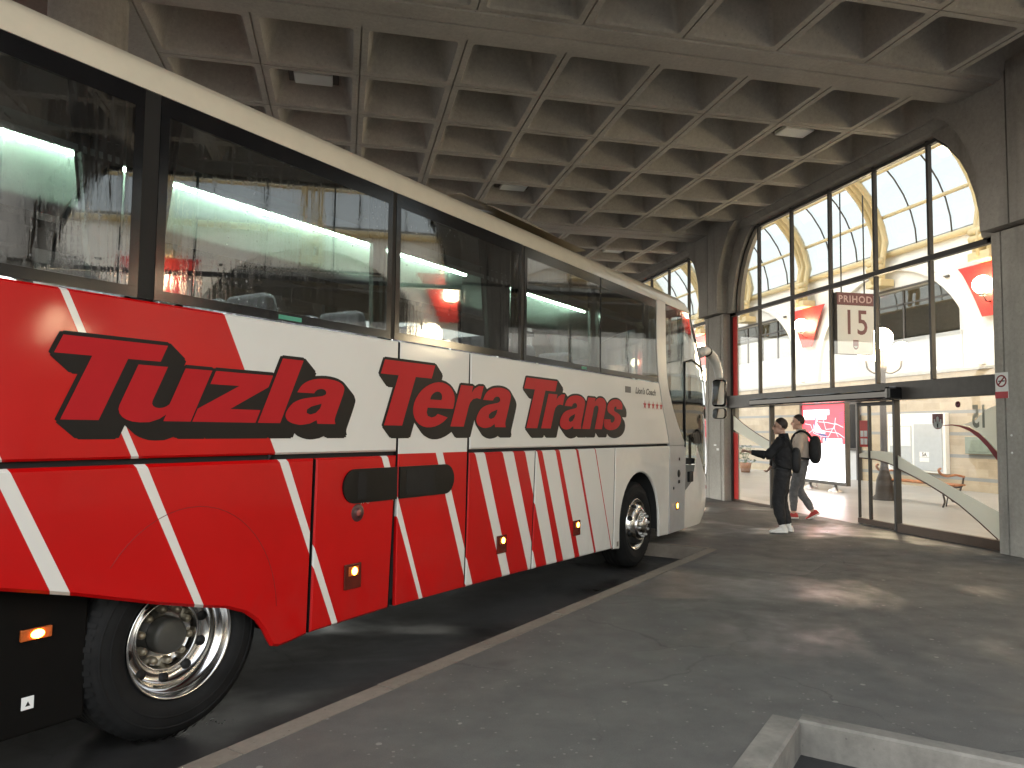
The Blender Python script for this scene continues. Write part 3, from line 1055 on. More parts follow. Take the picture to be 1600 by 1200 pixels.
# skylight: half barrel between far wall and facade wall
e = empty('skylight', (12.4, 11.5, 7.0), 0, 'barrel skylight of white glass on cream arched ribs over the hall', 'skylight')
RX, RZ = 3.86, 3.3
def vault(t, r=0):   # t 0 (far wall) .. 180 (facade)
    return ((RX + r) * math.cos(R(t)), (RZ + r) * math.sin(R(t)))
ribs_y = [-23.2 + 3.9 * k for k in range(18)]
for y in ribs_y:
    mb = MB()
    for dy in (-.22, .22):
        path = [(3.57, dy + hy(y), -.90), (3.58, dy + hy(y), -.3)] + [(vault(t, -.12)[0], dy + hy(y), vault(t, -.12)[1]) for t in range(8, 176, 8)] + [(-3.6, dy + hy(y), .1)]
        mb.tube(path, .085, 8)
    path = [(3.57, hy(y), -.90), (3.58, hy(y), -.3)] + [(vault(t, -.02)[0], hy(y), vault(t, -.02)[1]) for t in range(8, 176, 8)]
    mb.tube(path, (.22, .06), 8)
    for z in (-.22, -.42):
        mb.lathe([(.0, -.30), (.10, -.30), (.10, .30), (0, .30)], (3.50, hy(y), z), 'y', 12)
    mb.rbox(3.42, 3.90, hy(y) - .34, hy(y) + .34, -1.0, -.78, .02)
    mb.build('rib', CREAM, e)
for t in (0, 20, 42, 66, 90, 114, 138, 160, 179):
    mb = MB()
    x, z = vault(t)
    mb.tube([(x, hy(HY0), z), (x, hy(HY1), z)], .055 if t else .09, 6)
    mb.build('purlin', CREAM, e)
for i in range(54):
    y = -23.2 + 1.3 * i
    if i % 3 == 0:
        continue
    mb = MB()
    mb.tube([(vault(t, .03)[0], hy(y), vault(t, .03)[1]) for t in range(0, 181, 9)], .03, 4)
    mb.build('glazing_bar', DARKMETAL, e)
mb = MB()
mb.grid([[(vault(t, .07)[0], hy(y), vault(t, .07)[1]) for t in range(0, 181, 6)] for y in (HY0, HY1)])
mb.build('skylight_glass', glassmat('skylight_glass', (.36, .37, .375), haze=.07), e, fix=False)
# gable ends of the hall
for y, lab in ((HY0, 'white gable wall closing the hall behind the camera'), (HY1, 'white gable wall closing the far end of the hall')):
    mb = MB()
    o_ = [(8.4, 0), (HX + .5, 0), (HX + .5, 7.0)] + [(12.4 + vault(t, .1)[0], 7 + vault(t, .1)[1]) for t in range(0, 181, 10)] + [(8.4, 7.0)]
    mb.prism([o_], lambda a, c, d: (a, d, c), y - .3 if y < 0 else y + .02, y - .02 if y < 0 else y + .3)
    tag(mb.build('gable_wall', WHITE), lab, 'wall')

# hall street lamps: pole, arms, globes
def hall_lamp(x, y, lab):
    e = empty('hall_lamp', (x, y, .004), 0, lab, 'street lamp', 'globe lamp posts in the hall')
    mb = MB()
    mb.lathe([(.26, 0), (.26, .05), (.20, .12), (.17, .45), (.11, .62), (.075, .8), (.065, 2.9), (.09, 2.95), (.09, 3.05), (.04, 3.1), (.04, 3.45)], (0, 0, 0), 'z', 20)
    mb.build('pole', IRON, e)
    for a in (0, 120, 240):
        dx, dy = math.cos(R(a + 60)), math.sin(R(a + 60))
        mb = MB()
        mb.tube(cat_rom([(0, 0, 2.95), (dx * .18, dy * .18, 2.88), (dx * .38, dy * .38, 2.98), (dx * .42, dy * .42, 3.18)], 5), .022, 6)
        am = mb.build('arm', IRON, e)
        mb = MB(); mb.ball((dx * .42, dy * .42, 3.38), .2); mb.build('globe', LAMPWARM, am)
    mb = MB(); mb.ball((0, 0, 3.7), .24); mb.build('globe', LAMPWARM, e)
    return e
hall_lamp(12.05, 14.75, 'tall dark lamp post with glowing globes behind the entrance doors')
hall_lamp(12.05, 22.5, 'globe lamp post deeper in the hall beyond the lit poster')
hall_lamp(12.05, 7.0, 'globe lamp post in the hall to the right of the view')
hall_lamp(12.05, -.8, 'globe lamp post in the hall mirrored in the red coach paint')

# lit poster stand
e = empty('poster_stand', (12.4, 17.42, .004), 0, 'lit poster stand in dark frame, red above and white below', 'poster')
mb = MB()
w0, w1 = -.97, .97
for y0, y1, z0, z1 in ((w0, w1, .17, .25), (w0, w1, 2.25, 2.31), (w0, w0 + .05, .251, 2.249), (w1 - .05, w1, .251, 2.249)):
    mb.box(-.06, .06, y0, y1, z0, z1)
mb.box(.03, .055, w0 + .051, w1 - .051, .251, 2.249)
mb.build('frame', DARKMETAL, e)
for y in (-.45, .62):
    mb = MB(); mb.lathe([(.20, 0), (.17, .04), (.06, .10), (.045, .168)], (0, y, 0), 'z', 16); mb.build('foot', STEEL, e)
PW, PR, PP = emit('poster_white', (.9, .9, .9), .75), emit('poster_red', (.8, .055, .07), .62), emit('poster_pink', (.85, .33, .34), .7)
PB, PN, PS = emit('poster_blue', (.42, .50, .60), .6), emit('poster_navy', (.05, .06, .12), .5), emit('poster_skin', (.75, .45, .38), .6)
mb = MB()
f = lambda a, c, d: (d, -a, c)     # a to the right as seen from the coach side
def rect(a0, a1, c0, c1, d, mi): mb.add([f(a0, c0, d), f(a1, c0, d), f(a1, c1, d), f(a0, c1, d)], [(0, 1, 2, 3)], mi, False)
rect(-.92, .92, .251, 1.22, .0, 0)
rect(-.92, .92, 1.2205, 2.249, .0, 1)
rect(-.86, .24, 1.98, 2.12, -.003, 0); rect(-.86, .12, 1.86, 1.985, -.004, 0)
rect(-.02, .74, 1.16, 1.36, -.003, 0)
for i in range(6):
    mb.prism([[(.66, 1.72 + .055 * i), (.84, 1.77 + .055 * i), (.84, 1.79 + .055 * i), (.66, 1.74 + .055 * i)]], f, -.003, None, 4)
# loose pink outlines of seats and rails
for pth in ([(-.8, 1.75), (-.55, 1.72), (-.42, 1.5), (-.1, 1.42), (.2, 1.4)], [(.0, 1.85), (.1, 1.6), (.45, 1.62), (.5, 1.9)], [(.2, 1.4), (.5, 1.75), (.8, 1.65)],
            [(-.75, 1.45), (-.35, 1.62), (.1, 1.55), (.6, 1.5), (.85, 1.38)], [(-.2, 1.8), (.15, 1.78), (.55, 1.72)], [(-.1, 1.42), (-.15, 1.25)], [(.45, 1.62), (.6, 1.4)]):
    mb.tube([f(a, c, -.004) for a, c in pth], .008, 4, 2)
# seated figure in pale blue top and navy trousers
mb.prism([[(-.42, 1.72), (-.33, 1.80), (-.24, 1.74), (-.08, 1.58), (.08, 1.52), (.06, 1.47), (-.12, 1.50), (-.28, 1.50), (-.40, 1.55)]], f, -.006, None, 3)
mb.prism([[(-.30, 1.50), (.02, 1.48), (.16, 1.46), (.14, 1.40), (.13, 1.28), (.06, 1.28), (.04, 1.38), (-.22, 1.44)]], f, -.007, None, 4)
mb.prism([arc(-.28, 1.85, .055, .065, 0, 360, 14)[:-1]], f, -.008, None, 5)
mb.prism([[(-.37, 1.86), (-.33, 1.93), (-.26, 1.93), (-.25, 1.90), (-.31, 1.88), (-.34, 1.70), (-.40, 1.68)]], f, -.009, None, 4)
for i in range(4):
    rect(-.84, .1 - .1 * (i % 2), 2.075 - .05 * i if i < 2 else 2.07 - .055 * i, 2.079 - .05 * i if i < 2 else 2.074 - .055 * i, -.005, 6)
rect(-.70, -.25, .42, .435, -.003, 6)
rect(.05, .6, 1.29, 1.296, -.005, 6); rect(.05, .5, 1.24, 1.246, -.005, 6)
mb.build('poster', [PW, PR, PP, PB, PN, PS, emit('poster_text', (.25, .25, .27), .3)], e, fix=False)

# bench
e = empty('bench', (12.3, 14.0, .004), 0, 'orange slatted bench on curled iron legs behind the frosted glass', 'bench')
mb = MB()
for i in range(5):
    mb.rbox(-.20 + i * .095, -.20 + i * .095 + .08, -1.0, 1.0, .43 + .006 * abs(i - 2), .465 + .006 * abs(i - 2), .008)
mb.build('seat', WOOD, e)
for q in (-.92, .92):
    mb = MB()
    P = lambda pts: cat_rom([(a, q, c) for a, c in pts], 6)
    mb.tube(P([(-.24, 0), (-.19, .12), (-.22, .28), (-.17, .42), (.0, .415), (.22, .42), (.27, .55), (.29, .64)]), .02, 6)
    mb.tube(P([(.30, 0), (.20, .10), (.17, .26), (.22, .41)]), .02, 6)
    mb.tube(P([(-.16, .02), (-.10, .22), (.04, .30), (.16, .22), (.20, .06)]), .014, 6)
    mb.tube([(.04 + .09 * math.cos(t * .524), q, .20 + .09 * math.sin(t * .524)) for t in range(12)], .013, 6, closed=True)
    mb.build('leg', IRON, e)
    mb = MB()
    mb.tube(P([(.30, .62), (.10, .66), (-.12, .64), (-.26, .68), (-.32, .76), (-.27, .80)]), .026, 6)
    mb.build('armrest', WOOD, e)

# wall cabinet with notices (far wall)
e = empty('notice_cabinet', (HX, 18.5, 0), 0, 'pale grey wall cabinet with white notices on the sandstone wall', 'cabinet')
GREYP = simple('cabinet_grey', (.44, .47, .50), .5, var=.04)
mb = MB(); mb.rbox(-.14, -.002, -1.12, 1.10, .42, 2.10, .012); mb.build('case', PAPER, e)
mb = MB(); mb.box(-.150, -.1405, .12, 1.02, .5, 1.75); mb.build('panel', GREYP, e)
mb = MB(); mb.rbox(-.165, -.1405, -1.02, .02, .48, 1.80, .006); dco = mb.build('door', GREYP, e)
mb = MB(); mb.box(-.158, -.1505, .16, .98, 1.15, 1.72); mb.build('notice', PAPER, e)
mb = MB(); mb.box(-.172, -.1655, -.55, -.20, .72, .84); mb.box(-.172, -.1655, -.55, -.2, .86, 1.0); mb.build('notice', PAPER, dco)
mb = MB(); add_text(mb, '5A', .15, lambda a, c: (-.1735, -.38 - a, .88 + c), offset=.004); mb.build('lettering', BLACK, dco)
# green-grey box on the wall
mb = MB(); mb.rbox(HX - .12, HX - .002, 15.9, 16.75, 1.0, 1.45, .01); mb.rbox(HX - .13, HX - .121, 16.0, 16.65, 1.06, 1.39, .004)
tag(mb.build('meter_box', simple('grey_green', (.20, .24, .20), .6)), 'small grey-green box on the sandstone wall by the right pier', 'box')
# dark doorway in the far wall
e = empty('hall_doorway', (HX, 21.7, 0), 0, 'dark framed doorway in the far hall wall beside the poster', 'doorway')
mb = MB()
for y0, y1, z0, z1 in ((-.75, -.62, .005, 2.6), (.62, .75, .005, 2.6), (-.61, .61, 2.45, 2.6), (-.61, .61, .95, 1.02)):
    mb.box(-.12, -.003, y0, y1, z0, z1)
mb.build('frame', DARKMETAL, e)
mb = MB(); mb.box(-.05, -.003, -.615, .615, 1.025, 2.445, 0); mb.box(-.05, -.003, -.615, .615, .005, .945, 1)
mb.build('door_panel', [BLACKGLOSS, GREYP], e)
# white railing seen through the left sidelight
e = empty('railing', (13.2, 18.9, .004), 0, 'low white railing beyond the left sidelight', 'railing')
mb = MB()
for z in (.30, .62):
    mb.tube([(0, -.9, z), (0, .9, z)], .028, 8)
mb.build('rail', PAPER, e)
for y in (-.85, 0, .85):
    mb = MB(); mb.tube([(0, y, 0), (0, y, .59)], .022, 8); mb.build('rail_post', PAPER, e)
# leafy plants in pots
def plant(x, y, lab):
    e = empty('potted_plant', (x, y, .004), 0, lab, 'plant', 'potted plants on the hall gallery')
    mb = MB(); mb.lathe([(0, 0), (.16, 0), (.22, .36), (.20, .36), (.19, .32), (0, .32)], (0, 0, 0), 'z', 20); mb.build('pot', simple('pot_clay', (.3, .16, .1), .8), e)
    mb = MB()
    for i in range(150):
        a, h, rr = random.uniform(0, 6.28), random.uniform(.35, 1.0), random.uniform(.02, .34)
        p = Vector((rr * math.cos(a), rr * math.sin(a), h))
        d = Vector((math.cos(a), math.sin(a), random.uniform(-.4, .6))).normalized() * random.uniform(.08, .15)
        w = d.cross(Vector((random.random(), random.random(), 1))).normalized() * .028
        mb.add([p, p + d * .5 + w, p + d, p + d * .5 - w], [(0, 1, 2, 3)])
    for i in range(7):
        a = i * .9
        mb.tube([(0, 0, .3), (.1 * math.cos(a), .1 * math.sin(a), .6), (.2 * math.cos(a), .2 * math.sin(a), .9)], .008, 4)
    mb.build('leaves', simple('leaf_green', (.07, .12, .04), .6, var=.4, scale=9), e, fix=False)
plant(14.8, 25.5, 'leafy potted plant at the far left of the hall')
plant(14.9, 11.5, 'leafy potted plant in the hall behind the right pier')

# ================================================================ THE COACH
BS0, BY0 = 5.5, 1.275                    # local origin: middle of the coach, on the road
SIDE_N = -3.58
bus_loc = sn(BS0, SIDE_N - BY0)
bus = empty('coach', (bus_loc[0], bus_loc[1], ROAD_Z), R(45), 'red and white touring coach parked nose-in at bay 15', 'coach')
def B(s, d, z):       # s along the coach, d inward from the near side, z above the road
    return (s - BS0, d - BY0, z)
BW = 2.55
S_REAR = -.9

# livery: red with slanting white stripes that widen towards the front, by position on the body
def livery():
    m, nt, p = _mat('coach_livery')
    tc = nt.nodes.new('ShaderNodeTexCoord')
    sp = nt.nodes.new('ShaderNodeSeparateXYZ')
    nt.links.new(tc.outputs['Object'], sp.inputs[0])
    s = _math(nt, 'ADD', sp.outputs[0], BS0)
    z = sp.outputs[2]
    def edge(p0, p1):       # 1 where the point lies forward of the line p0-p1
        (sa, za), (sb, zb) = p0, p1
        k = (sb - sa) / (zb - za)
        return _math(nt, 'GREATER_THAN', s, _math(nt, 'MULTIPLY_ADD', z, k, sa - k * za))
    lower = _math(nt, 'LESS_THAN', z, 1.487)
    acc = None
    LOW = [((1.12, 1.507), (1.40, .92), (1.19, 1.507), (1.50, .92)),
           ((1.500, 1.507), (1.779, .919), (1.568, 1.507), (1.866, .901)),
           ((2.140, 1.508), (2.527, .707), (2.201, 1.507), (2.582, .690)),
           ((3.046, 1.496), (3.527, .398), (3.114, 1.494), (3.572, .409)),
           ((3.952, 1.492), (4.407, .399), (4.019, 1.491), (4.450, .396)),
           ((4.577, 1.484), (5.011, .385), (4.666, 1.482), (5.101, .385)),
           ((5.102, 1.484), (5.547, .382), (5.244, 1.481), (5.673, .384)),
           ((5.524, 1.481), (5.982, .383), (5.704, 1.478), (6.134, .378)),
           ((5.904, 1.480), (6.329, .379), (6.127, 1.476), (6.534, .374)),
           ((6.224, 1.475), (6.666, .375), (6.491, 1.470), (6.916, .372)),
           ((6.575, 1.468), (7.022, .372), (6.931, 1.469), (7.365, .366)),
           ((6.985, 1.468), (7.412, .361), (7.380, 1.461), (7.803, .343))]
    for a, b_, c, d in LOW:
        k = _math(nt, 'SUBTRACT', edge(a, b_), edge(c, d))
        acc = k if acc is None else _math(nt, 'ADD', acc, k)
    acc = _math(nt, 'ADD', acc, edge((7.40, 1.461), (7.822, .343)))
    up_ = edge((2.638, 2.303), (3.036, 1.5))
    w0 = _math(nt, 'SUBTRACT', edge((1.753, 2.308), (2.133, 1.518)), edge((1.787, 2.313), (2.173, 1.517)))
    w1 = _math(nt, 'SUBTRACT', edge((1.10, 2.308), (1.49, 1.518)), edge((1.15, 2.313), (1.555, 1.517)))
    up_ = _math(nt, 'ADD', up_, _math(nt, 'ADD', w0, w1))
    white = _math(nt, 'ADD', _math(nt, 'MULTIPLY', acc, lower), _math(nt, 'MULTIPLY', up_, _math(nt, 'SUBTRACT', 1, lower)))
    white = _math(nt, 'MINIMUM', white, 1)
    n = _noise(nt, _coord(nt), 1.5, 5, .6)
    red = _ramp(nt, n, [(.3, (.46, .0005, .001)), (.7, (.52, .001, .002))])
    wh = _ramp(nt, n, [(.3, (.68, .66, .61)), (.7, (.72, .70, .65))])
    c = _mix(nt, white, red, wh)
    # road film low on the skirt
    dn = _ramp(nt, _noise(nt, _coord(nt, (2, 2, 1)), 6, 6, .7), [(.35, 0), (.75, 1)])
    dz = nt.nodes.new('ShaderNodeMapRange')
    nt.links.new(z, dz.inputs[0])
    for i, v in ((1, .95), (2, .30), (3, 0), (4, .16)): dz.inputs[i].default_value = v
    c = _mix(nt, _math(nt, 'MULTIPLY', dn, dz.outputs[0]), c, (.12, .10, .08))
    nt.links.new(c, p.inputs['Base Color'])
    p.inputs['Roughness'].default_value = .42
    p.inputs['Coat Weight'].default_value = .24
    p.inputs['Specular IOR Level'].default_value = .22
    nt.links.new(_ramp(nt, n, [(.3, .05), (.7, .13)]), p.inputs['Coat Roughness'])
    wv = nt.nodes.new('ShaderNodeBump')
    wv.inputs['Strength'].default_value = .12
    wv.inputs['Distance'].default_value = .02
    nt.links.new(_noise(nt, _coord(nt), 1.7, 1, .3), wv.inputs['Height'])
    nt.links.new(wv.outputs[0], p.inputs['Coat Normal'])
    return m
LIV = livery()
BWHITE = simple('coach_white', (.70, .68, .63), .4, var=.03, coat=.7)
ROOFW = simple('coach_roof_white', (.60, .53, .41), .45, var=.04, coat=.5)
SILVER = simple('coach_silver', (.42, .43, .44), .42, .35, var=.04)
BUSGLASS = glassmat('coach_glass', (.17, .19, .19), rough=.012, haze=.002, streak=.06, ior=2.0, wave=.05)
DOORGLASS = glassmat('door_glass', (.34, .37, .36), rough=.01, haze=.004, streak=.05, ior=1.7, wave=.05)
RUBBER = simple('rubber', (.010, .010, .010), .75, spec=.2, var=.35, scale=5)
DARKIN = simple('interior_dark', (.05, .05, .055), .8)

def panel(name, outline, mat=LIV, d0=0.0, d1=.03, bev=.006, holes=()):
    """flat body panel with a softened edge, outline in (s, z)"""
    mb = MB()
    o = [Vector(p) for p in outline]
    n = len(o)
    area = sum(o[i].x * o[(i + 1) % n].y - o[(i + 1) % n].x * o[i].y for i in range(n))
    if area < 0: o.reverse()
    def inset(pts, w):
        out = []
        for i in range(len(pts)):
            a, b_, c = pts[i - 1], pts[i], pts[(i + 1) % len(pts)]
            t1, t2 = (b_ - a).normalized(), (c - b_).normalized()
            n1, n2 = Vector((-t1.y, t1.x)), Vector((-t2.y, t2.x))
            m_ = n1 + n2
            m_ = m_ / max(.35, m_.dot(n1)) if m_.length > 1e-4 else n1
            out.append(b_ + m_ * w)
        return out
    face = inset(o, bev)
    tri = tessellate_polygon([[Vector((p.x, p.y, 0)) for p in face]])
    mb.add([B(p.x, d0, p.y) for p in face], tri)
    for pa, da, pb, db in ((face, d0, o, d0 + bev), (o, d0 + bev, o, d1)):
        mb.add([B(p.x, da, p.y) for p in pa] + [B(p.x, db, p.y) for p in pb], [(i, (i + 1) % n, n + (i + 1) % n, n + i) for i in range(n)])
    return mb.build(name, mat, bus)

ZR0, ZR1 = 1.476, 1.506      # rail gap between lower flaps and upper panels
ZW = 2.305                   # top of upper panels (below the glass)
G = .009
pil_l = [(3.42, 9.22), (3.1, 9.20), (2.75, 9.21), (2.4, 9.26), (2.25, 9.32), (2.0, 9.42), (1.75, 9.56), (1.6, 9.63), (1.478, 9.68)]
pil_r = [(3.42, 9.52), (3.1, 9.53), (2.75, 9.54), (2.4, 9.58), (2.25, 9.64), (2.0, 9.80), (1.75, 10.02), (1.6, 10.18), (1.478, 10.33)]
pl = lambda z: lerp_table(sorted(pil_l), z)
pr = lambda z: lerp_table(sorted(pil_r), z)
zs = [1.478, 1.6, 1.75, 2.0, 2.25]
panel('side_panel', [(S_REAR, ZR1), (4.132 - G, ZR1), (4.132 - G, ZW), (S_REAR, ZW)], bev=.012)
panel('emergency_door', [(4.132 + G, .405), (4.985 - G, .395), (5.018 - G, ZW), (4.132 + G, ZW)])
panel('side_panel', [(5.018 + G, ZR1), (pl(1.506) - .004, ZR1)] + [(pl(z) - .004, z) for z in (1.6, 1.75, 2.0, 2.25)] + [(pl(2.305) - .004, ZW), (5.018 + G, ZW)], bev=.012)
panel('windscreen_pillar', [(pl(z), z) for z in sorted(z for z, _ in pil_l)] + [(pr(z), z) for z in sorted((z for z, _ in pil_r), reverse=True)], SILVER, -.004, .03)
# lower flaps
arch_sk = [(3.33 - G, .388), (3.20, .37), (3.10, .362), (3.05, .375), (3.02, .42), (2.99, .475), (2.93, .55), (2.85, .61), (2.72, .66), (2.58, .69), (2.3, .76), (1.9, .875), (1.57, .955), (1.2, 1.0), (S_REAR, 1.0)]
panel('wheel_skirt', [(S_REAR, ZR0), (3.35 - G, ZR0)] + arch_sk, bev=.016)
panel('luggage_flap', [(3.35 + G, ZR0), (4.132 - G, ZR0), (4.075 - G, .405), (3.33 + G, .392)], bev=.012)
panel('luggage_flap', [(5.018 + G, ZR0), (6.11 - G, ZR0), (6.045 - G, .376), (4.985 + G, .392)], bev=.012)
panel('luggage_flap', [(6.11 + G, ZR0), (7.92 - G, ZR0), (7.865 - G, .338), (6.045 + G, .376)], bev=.012)
fa = [(8.04, .31)] + [(8.665 - .625 * math.cos(R(t)), .50 + .665 * math.sin(R(t)) ** .9) for t in range(0, 181, 10)] + [(9.29, .31)]
panel('wheel_arch_panel', [(7.92 + G, ZR0), (7.865 + G, .325)] + fa + [(9.635, .295), (9.685, ZR0)], BWHITE, bev=.012)
panel('service_panel', [(9.69, ZR0), (9.642, .30), (10.25, .31), (10.335, ZR0)], SILVER, -.003, .03)

# inner black backing so that gaps read dark (with the wheel wells left open)
mb = MB()
mb.box(*[c - BS0 for c in (S_REAR + .02, 1.55)], .034 - BY0, .06 - BY0, 1.05, 2.3)
mb.box(1.56 - BS0, 3.0 - BS0, .034 - BY0, .06 - BY0, 1.12, 2.3)
mb.box(3.05 - BS0, 8.0 - BS0, .034 - BY0, .06 - BY0, .45, 2.3)
mb.box(8.01 - BS0, 9.3 - BS0, .034 - BY0, .06 - BY0, 1.22, 2.3)
mb.box(9.32 - BS0, 10.3 - BS0, .034 - BY0, .06 - BY0, .36, 1.5)
# floor, bulkheads and far side
mb.box(S_REAR + .02 - BS0, 10.9 - BS0, .061 - BY0, BW - .05 - BY0, 1.20, 1.28)
mb.box(3.15 - BS0, 3.2 - BS0, .061 - BY0, BW - .05 - BY0, .45, 1.19)
mb.box(7.94 - BS0, 7.99 - BS0, .061 - BY0, BW - .05 - BY0, .40, 1.19)
mb.box(9.34 - BS0, 9.39 - BS0, .061 - BY0, BW - .05 - BY0, .40, 1.19)
mb.box(3.2 - BS0, 7.94 - BS0, .061 - BY0, BW - .05 - BY0, .40, .45)
mb.box(9.4 - BS0, 11.0 - BS0, .3 - BY0, BW - .3 - BY0, .45, .5)
# axle beams
mb.tube([B(2.52, .3, .53), B(2.52, BW - .3, .53)], .11)
mb.tube([B(8.66, .3, .53), B(8.66, BW - .3, .53)], .09)
mb.build('chassis', simple('underbody_black', (.010, .010, .010), .9), bus)
# rear lower side: black compartment behind the drive axle
mb = MB()
mb.rbox(S_REAR - BS0, 2.03 - BS0, .13 - BY0, .19 - BY0, .26, 1.10, .015)
mb.build('engine_side_panel', simple('sooty_black', (.004, .0035, .003), .8, spec=.12), bus)
mb = MB()
mb.box(S_REAR - BS0, 9.2 - BS0, BW - .06 - BY0, BW - BY0, .40, 2.31)
mb.build('off_side_panel', LIV, bus)
mb = MB()
mb.rbox(S_REAR - .14 - BS0, S_REAR - .005 - BS0, .02 - BY0, BW - .02 - BY0, .40, 3.5, .05)
mb.build('rear_panel', LIV, bus)

for pts, r_ in (([(4.132, 2.30), (4.132, 1.49), (4.064, .41)], .0085), ([(5.018, 2.30), (5.018, 1.49), (4.985, .40)], .006), ([(3.35, 1.47), (3.33, .395)], .0045), ([(6.11, 1.47), (6.045, .38)], .003), ([(7.92, 1.47), (7.865, .33)], .004), ([(9.688, 1.47), (9.638, .30)], .004)):  # black strips set into the panel gaps to draw their shade
    mb = MB()
    for (sa, za), (sb, zb_) in zip(pts, pts[1:]):
        mb.add([B(sa - r_, .0055, za), B(sa + r_, .0055, za), B(sb + r_, .0055, zb_), B(sb - r_, .0055, zb_), B(sa - r_, .028, za), B(sa + r_, .028, za), B(sb + r_, .028, zb_), B(sb - r_, .028, zb_)], [(0, 1, 2, 3), (0, 4, 7, 3), (1, 5, 6, 2)])
    mb.build('gap_strip', simple('gap_black', (.006, .006, .006), .8, spec=.1) if 'gap_black' not in bpy.data.materials else bpy.data.materials['gap_black'], bus, fix=False)

# ---- nose surface
XF = [(.28, 11.42), (.45, 11.60), (.7, 11.72), (1.2, 11.80), (1.7, 11.80), (2.1, 11.74), (2.5, 11.60), (2.8, 11.40), (3.05, 11.16), (3.25, 10.93), (3.42, 10.70), (3.53, 10.52), (3.62, 10.3), (3.70, 10.0), (3.78, 9.4), (3.82, 8.6)]
INS = [(.28, .03), (.45, .005), (.7, 0), (3.39, 0), (3.45, .012), (3.53, .04), (3.60, .12), (3.68, .30), (3.76, .62), (3.82, 1.1)]
US = 10.30
NEXP = 6.0
def P(u, z, off=0.0):
    """surface of the coach shell: u runs along the near side and then round the nose (u = US + t, t in 0..pi)"""
    ins = lerp_table(INS, z) + off
    xf = lerp_table(XF, z) - off
    if u <= US:
        return B(u, ins, z)
    t = u - US
    s0 = min(US, xf - .05)
    c, q = math.cos(t), math.sin(t)
    e = 2 / NEXP
    cc = math.copysign(abs(c) ** e, c)
    hw = BW / 2 - ins
    return B(s0 + (xf - s0) * max(0, q) ** e, BW / 2 - hw * cc, z)
def frange(a, b_, n): return [a + (b_ - a) * i / n for i in range(n + 1)]
UR = US + .42          # end of the door, start of the corner strip
UE = US + .74          # start of the windscreen
def zb(z):             # left limit of the white door panel / glass boundary
    return lerp_table([(.85, UR + .02), (.93, UR - .0), (1.0, US + .26), (1.1, US + .18), (1.2, US + .125), (1.33, US + .07), (1.478, US + .035)], z)
# white lower door
rows = []
for z in frange(.30, 1.47, 26):
    b0 = 10.345 - .075 * (1.478 - z)
    hi = min(UR, zb(z)) if z > .92 else UR
    rows.append([P(b0 + (hi - b0) * i / 14, z, .0) for i in range(15)])
mb = MB(); mb.grid(rows); door = mb.build('front_door', BWHITE, bus)
# door and quarter glass above
rows = []
for z in frange(.935, 3.40, 40):
    lo = pr(z) + .006 if z > 1.478 else zb(z) + .008
    rows.append([P(lo + (UR - lo) * i / 16, z, .004) for i in range(17)])
mb = MB(); mb.grid(rows); mb.build('door_glass', DOORGLASS, bus, fix=False)
# black base band of the door glass and the door frame with its own window
mb = MB()
rows = [[P(lo_ + (UR - lo_) * i / 12, z, .012) for i in range(13)] for z, lo_ in ((1.50, 10.32), (1.75, 10.04), (2.0, 9.84), (2.10, 9.76))]
mb.grid(rows)
mb.build('door_dash', BLACKGLOSS, bus)
mb = MB()
def onP(pts, off): return [P(u, z, off) for u, z in pts]
dw = [(US - .02, 2.72), (US - .02, 1.5), (US + .2, 1.1)]
mb.tube(onP([(US - .02, 1.45), (US - .02, 2.0), (US - .02, 2.45), (US - .015, 2.66), (US + .02, 2.72), (US + .2, 2.66), (UR, 2.60)], -.002), .016, 6)
mb.build('door_frame', BLACK, bus)
# corner strip between door and windscreen, widening into the roof line
rows = []
for z in frange(.30, 3.42, 50):
    rows.append([P(UR + .004 + (UE - UR - .008) * i / 6, z, -.002) for i in range(7)])
mb = MB(); mb.grid(rows); mb.build('corner_pillar', BWHITE, bus)
# front panel and windscreen
rows = [[P(UE + (US + math.pi - .02 - UE) * i / 40, z) for i in range(41)] for z in frange(.28, 1.14, 14)]
mb = MB(); mb.grid(rows); mb.build('front_panel', BWHITE, bus)
rows = [[P(UE + (US + math.pi - .35 - UE) * i / 40, z, .004) for i in range(41)] for z in frange(1.15, 3.36, 26)]
mb = MB(); mb.grid(rows); mb.build('windscreen', DOORGLASS, bus, fix=False)
rows = [[P(US + math.pi - .35 + .35 * i / 8, z) for i in range(9)] for z in frange(1.15, 3.38, 20)]
mb = MB(); mb.grid(rows); mb.build('corner_pillar', BWHITE, bus)
# front destination header inside, bumper lip
mb = MB()
mb.rbox(10.6 - BS0, 11.2 - BS0, .3 - BY0, BW - .3 - BY0, .22, .30, .02)
mb.build('bumper_lip', simple('scuffed_grey', (.25, .24, .22), .7), bus)
# headlights, front
for d in (.25, BW - .25):
    mb = MB(); mb.lathe([(0, .035), (.08, .03), (.11, 0), (.11, -.06)], B(11.70, d, .72), 'x', 20)
    mb.build('headlight', CHROME, bus)

# ---- roof: one shell from the near eave over to the far one
zz = [3.392, 3.42, 3.45, 3.49, 3.53, 3.565, 3.60, 3.64, 3.68, 3.72, 3.76, 3.79, 3.82]
us = [S_REAR + (9.2 - S_REAR) * i / 20 for i in range(20)] + frange(9.2, US, 8)[:-1] + frange(US, US + math.pi, 44)
rows = []
for z in zz:
    row = [P(u, z, -.003) for u in us]
    far = [(x, BW - 2 * BY0 - y if False else -y, zq) for x, y, zq in reversed([P(u, z, -.003) for u in us if u <= US])]
    rows.append(row + far)
mb = MB(); mb.grid(rows)
mb.add(rows[-1], [tuple(range(len(rows[-1])))])
mb.build('roof', ROOFW, bus)
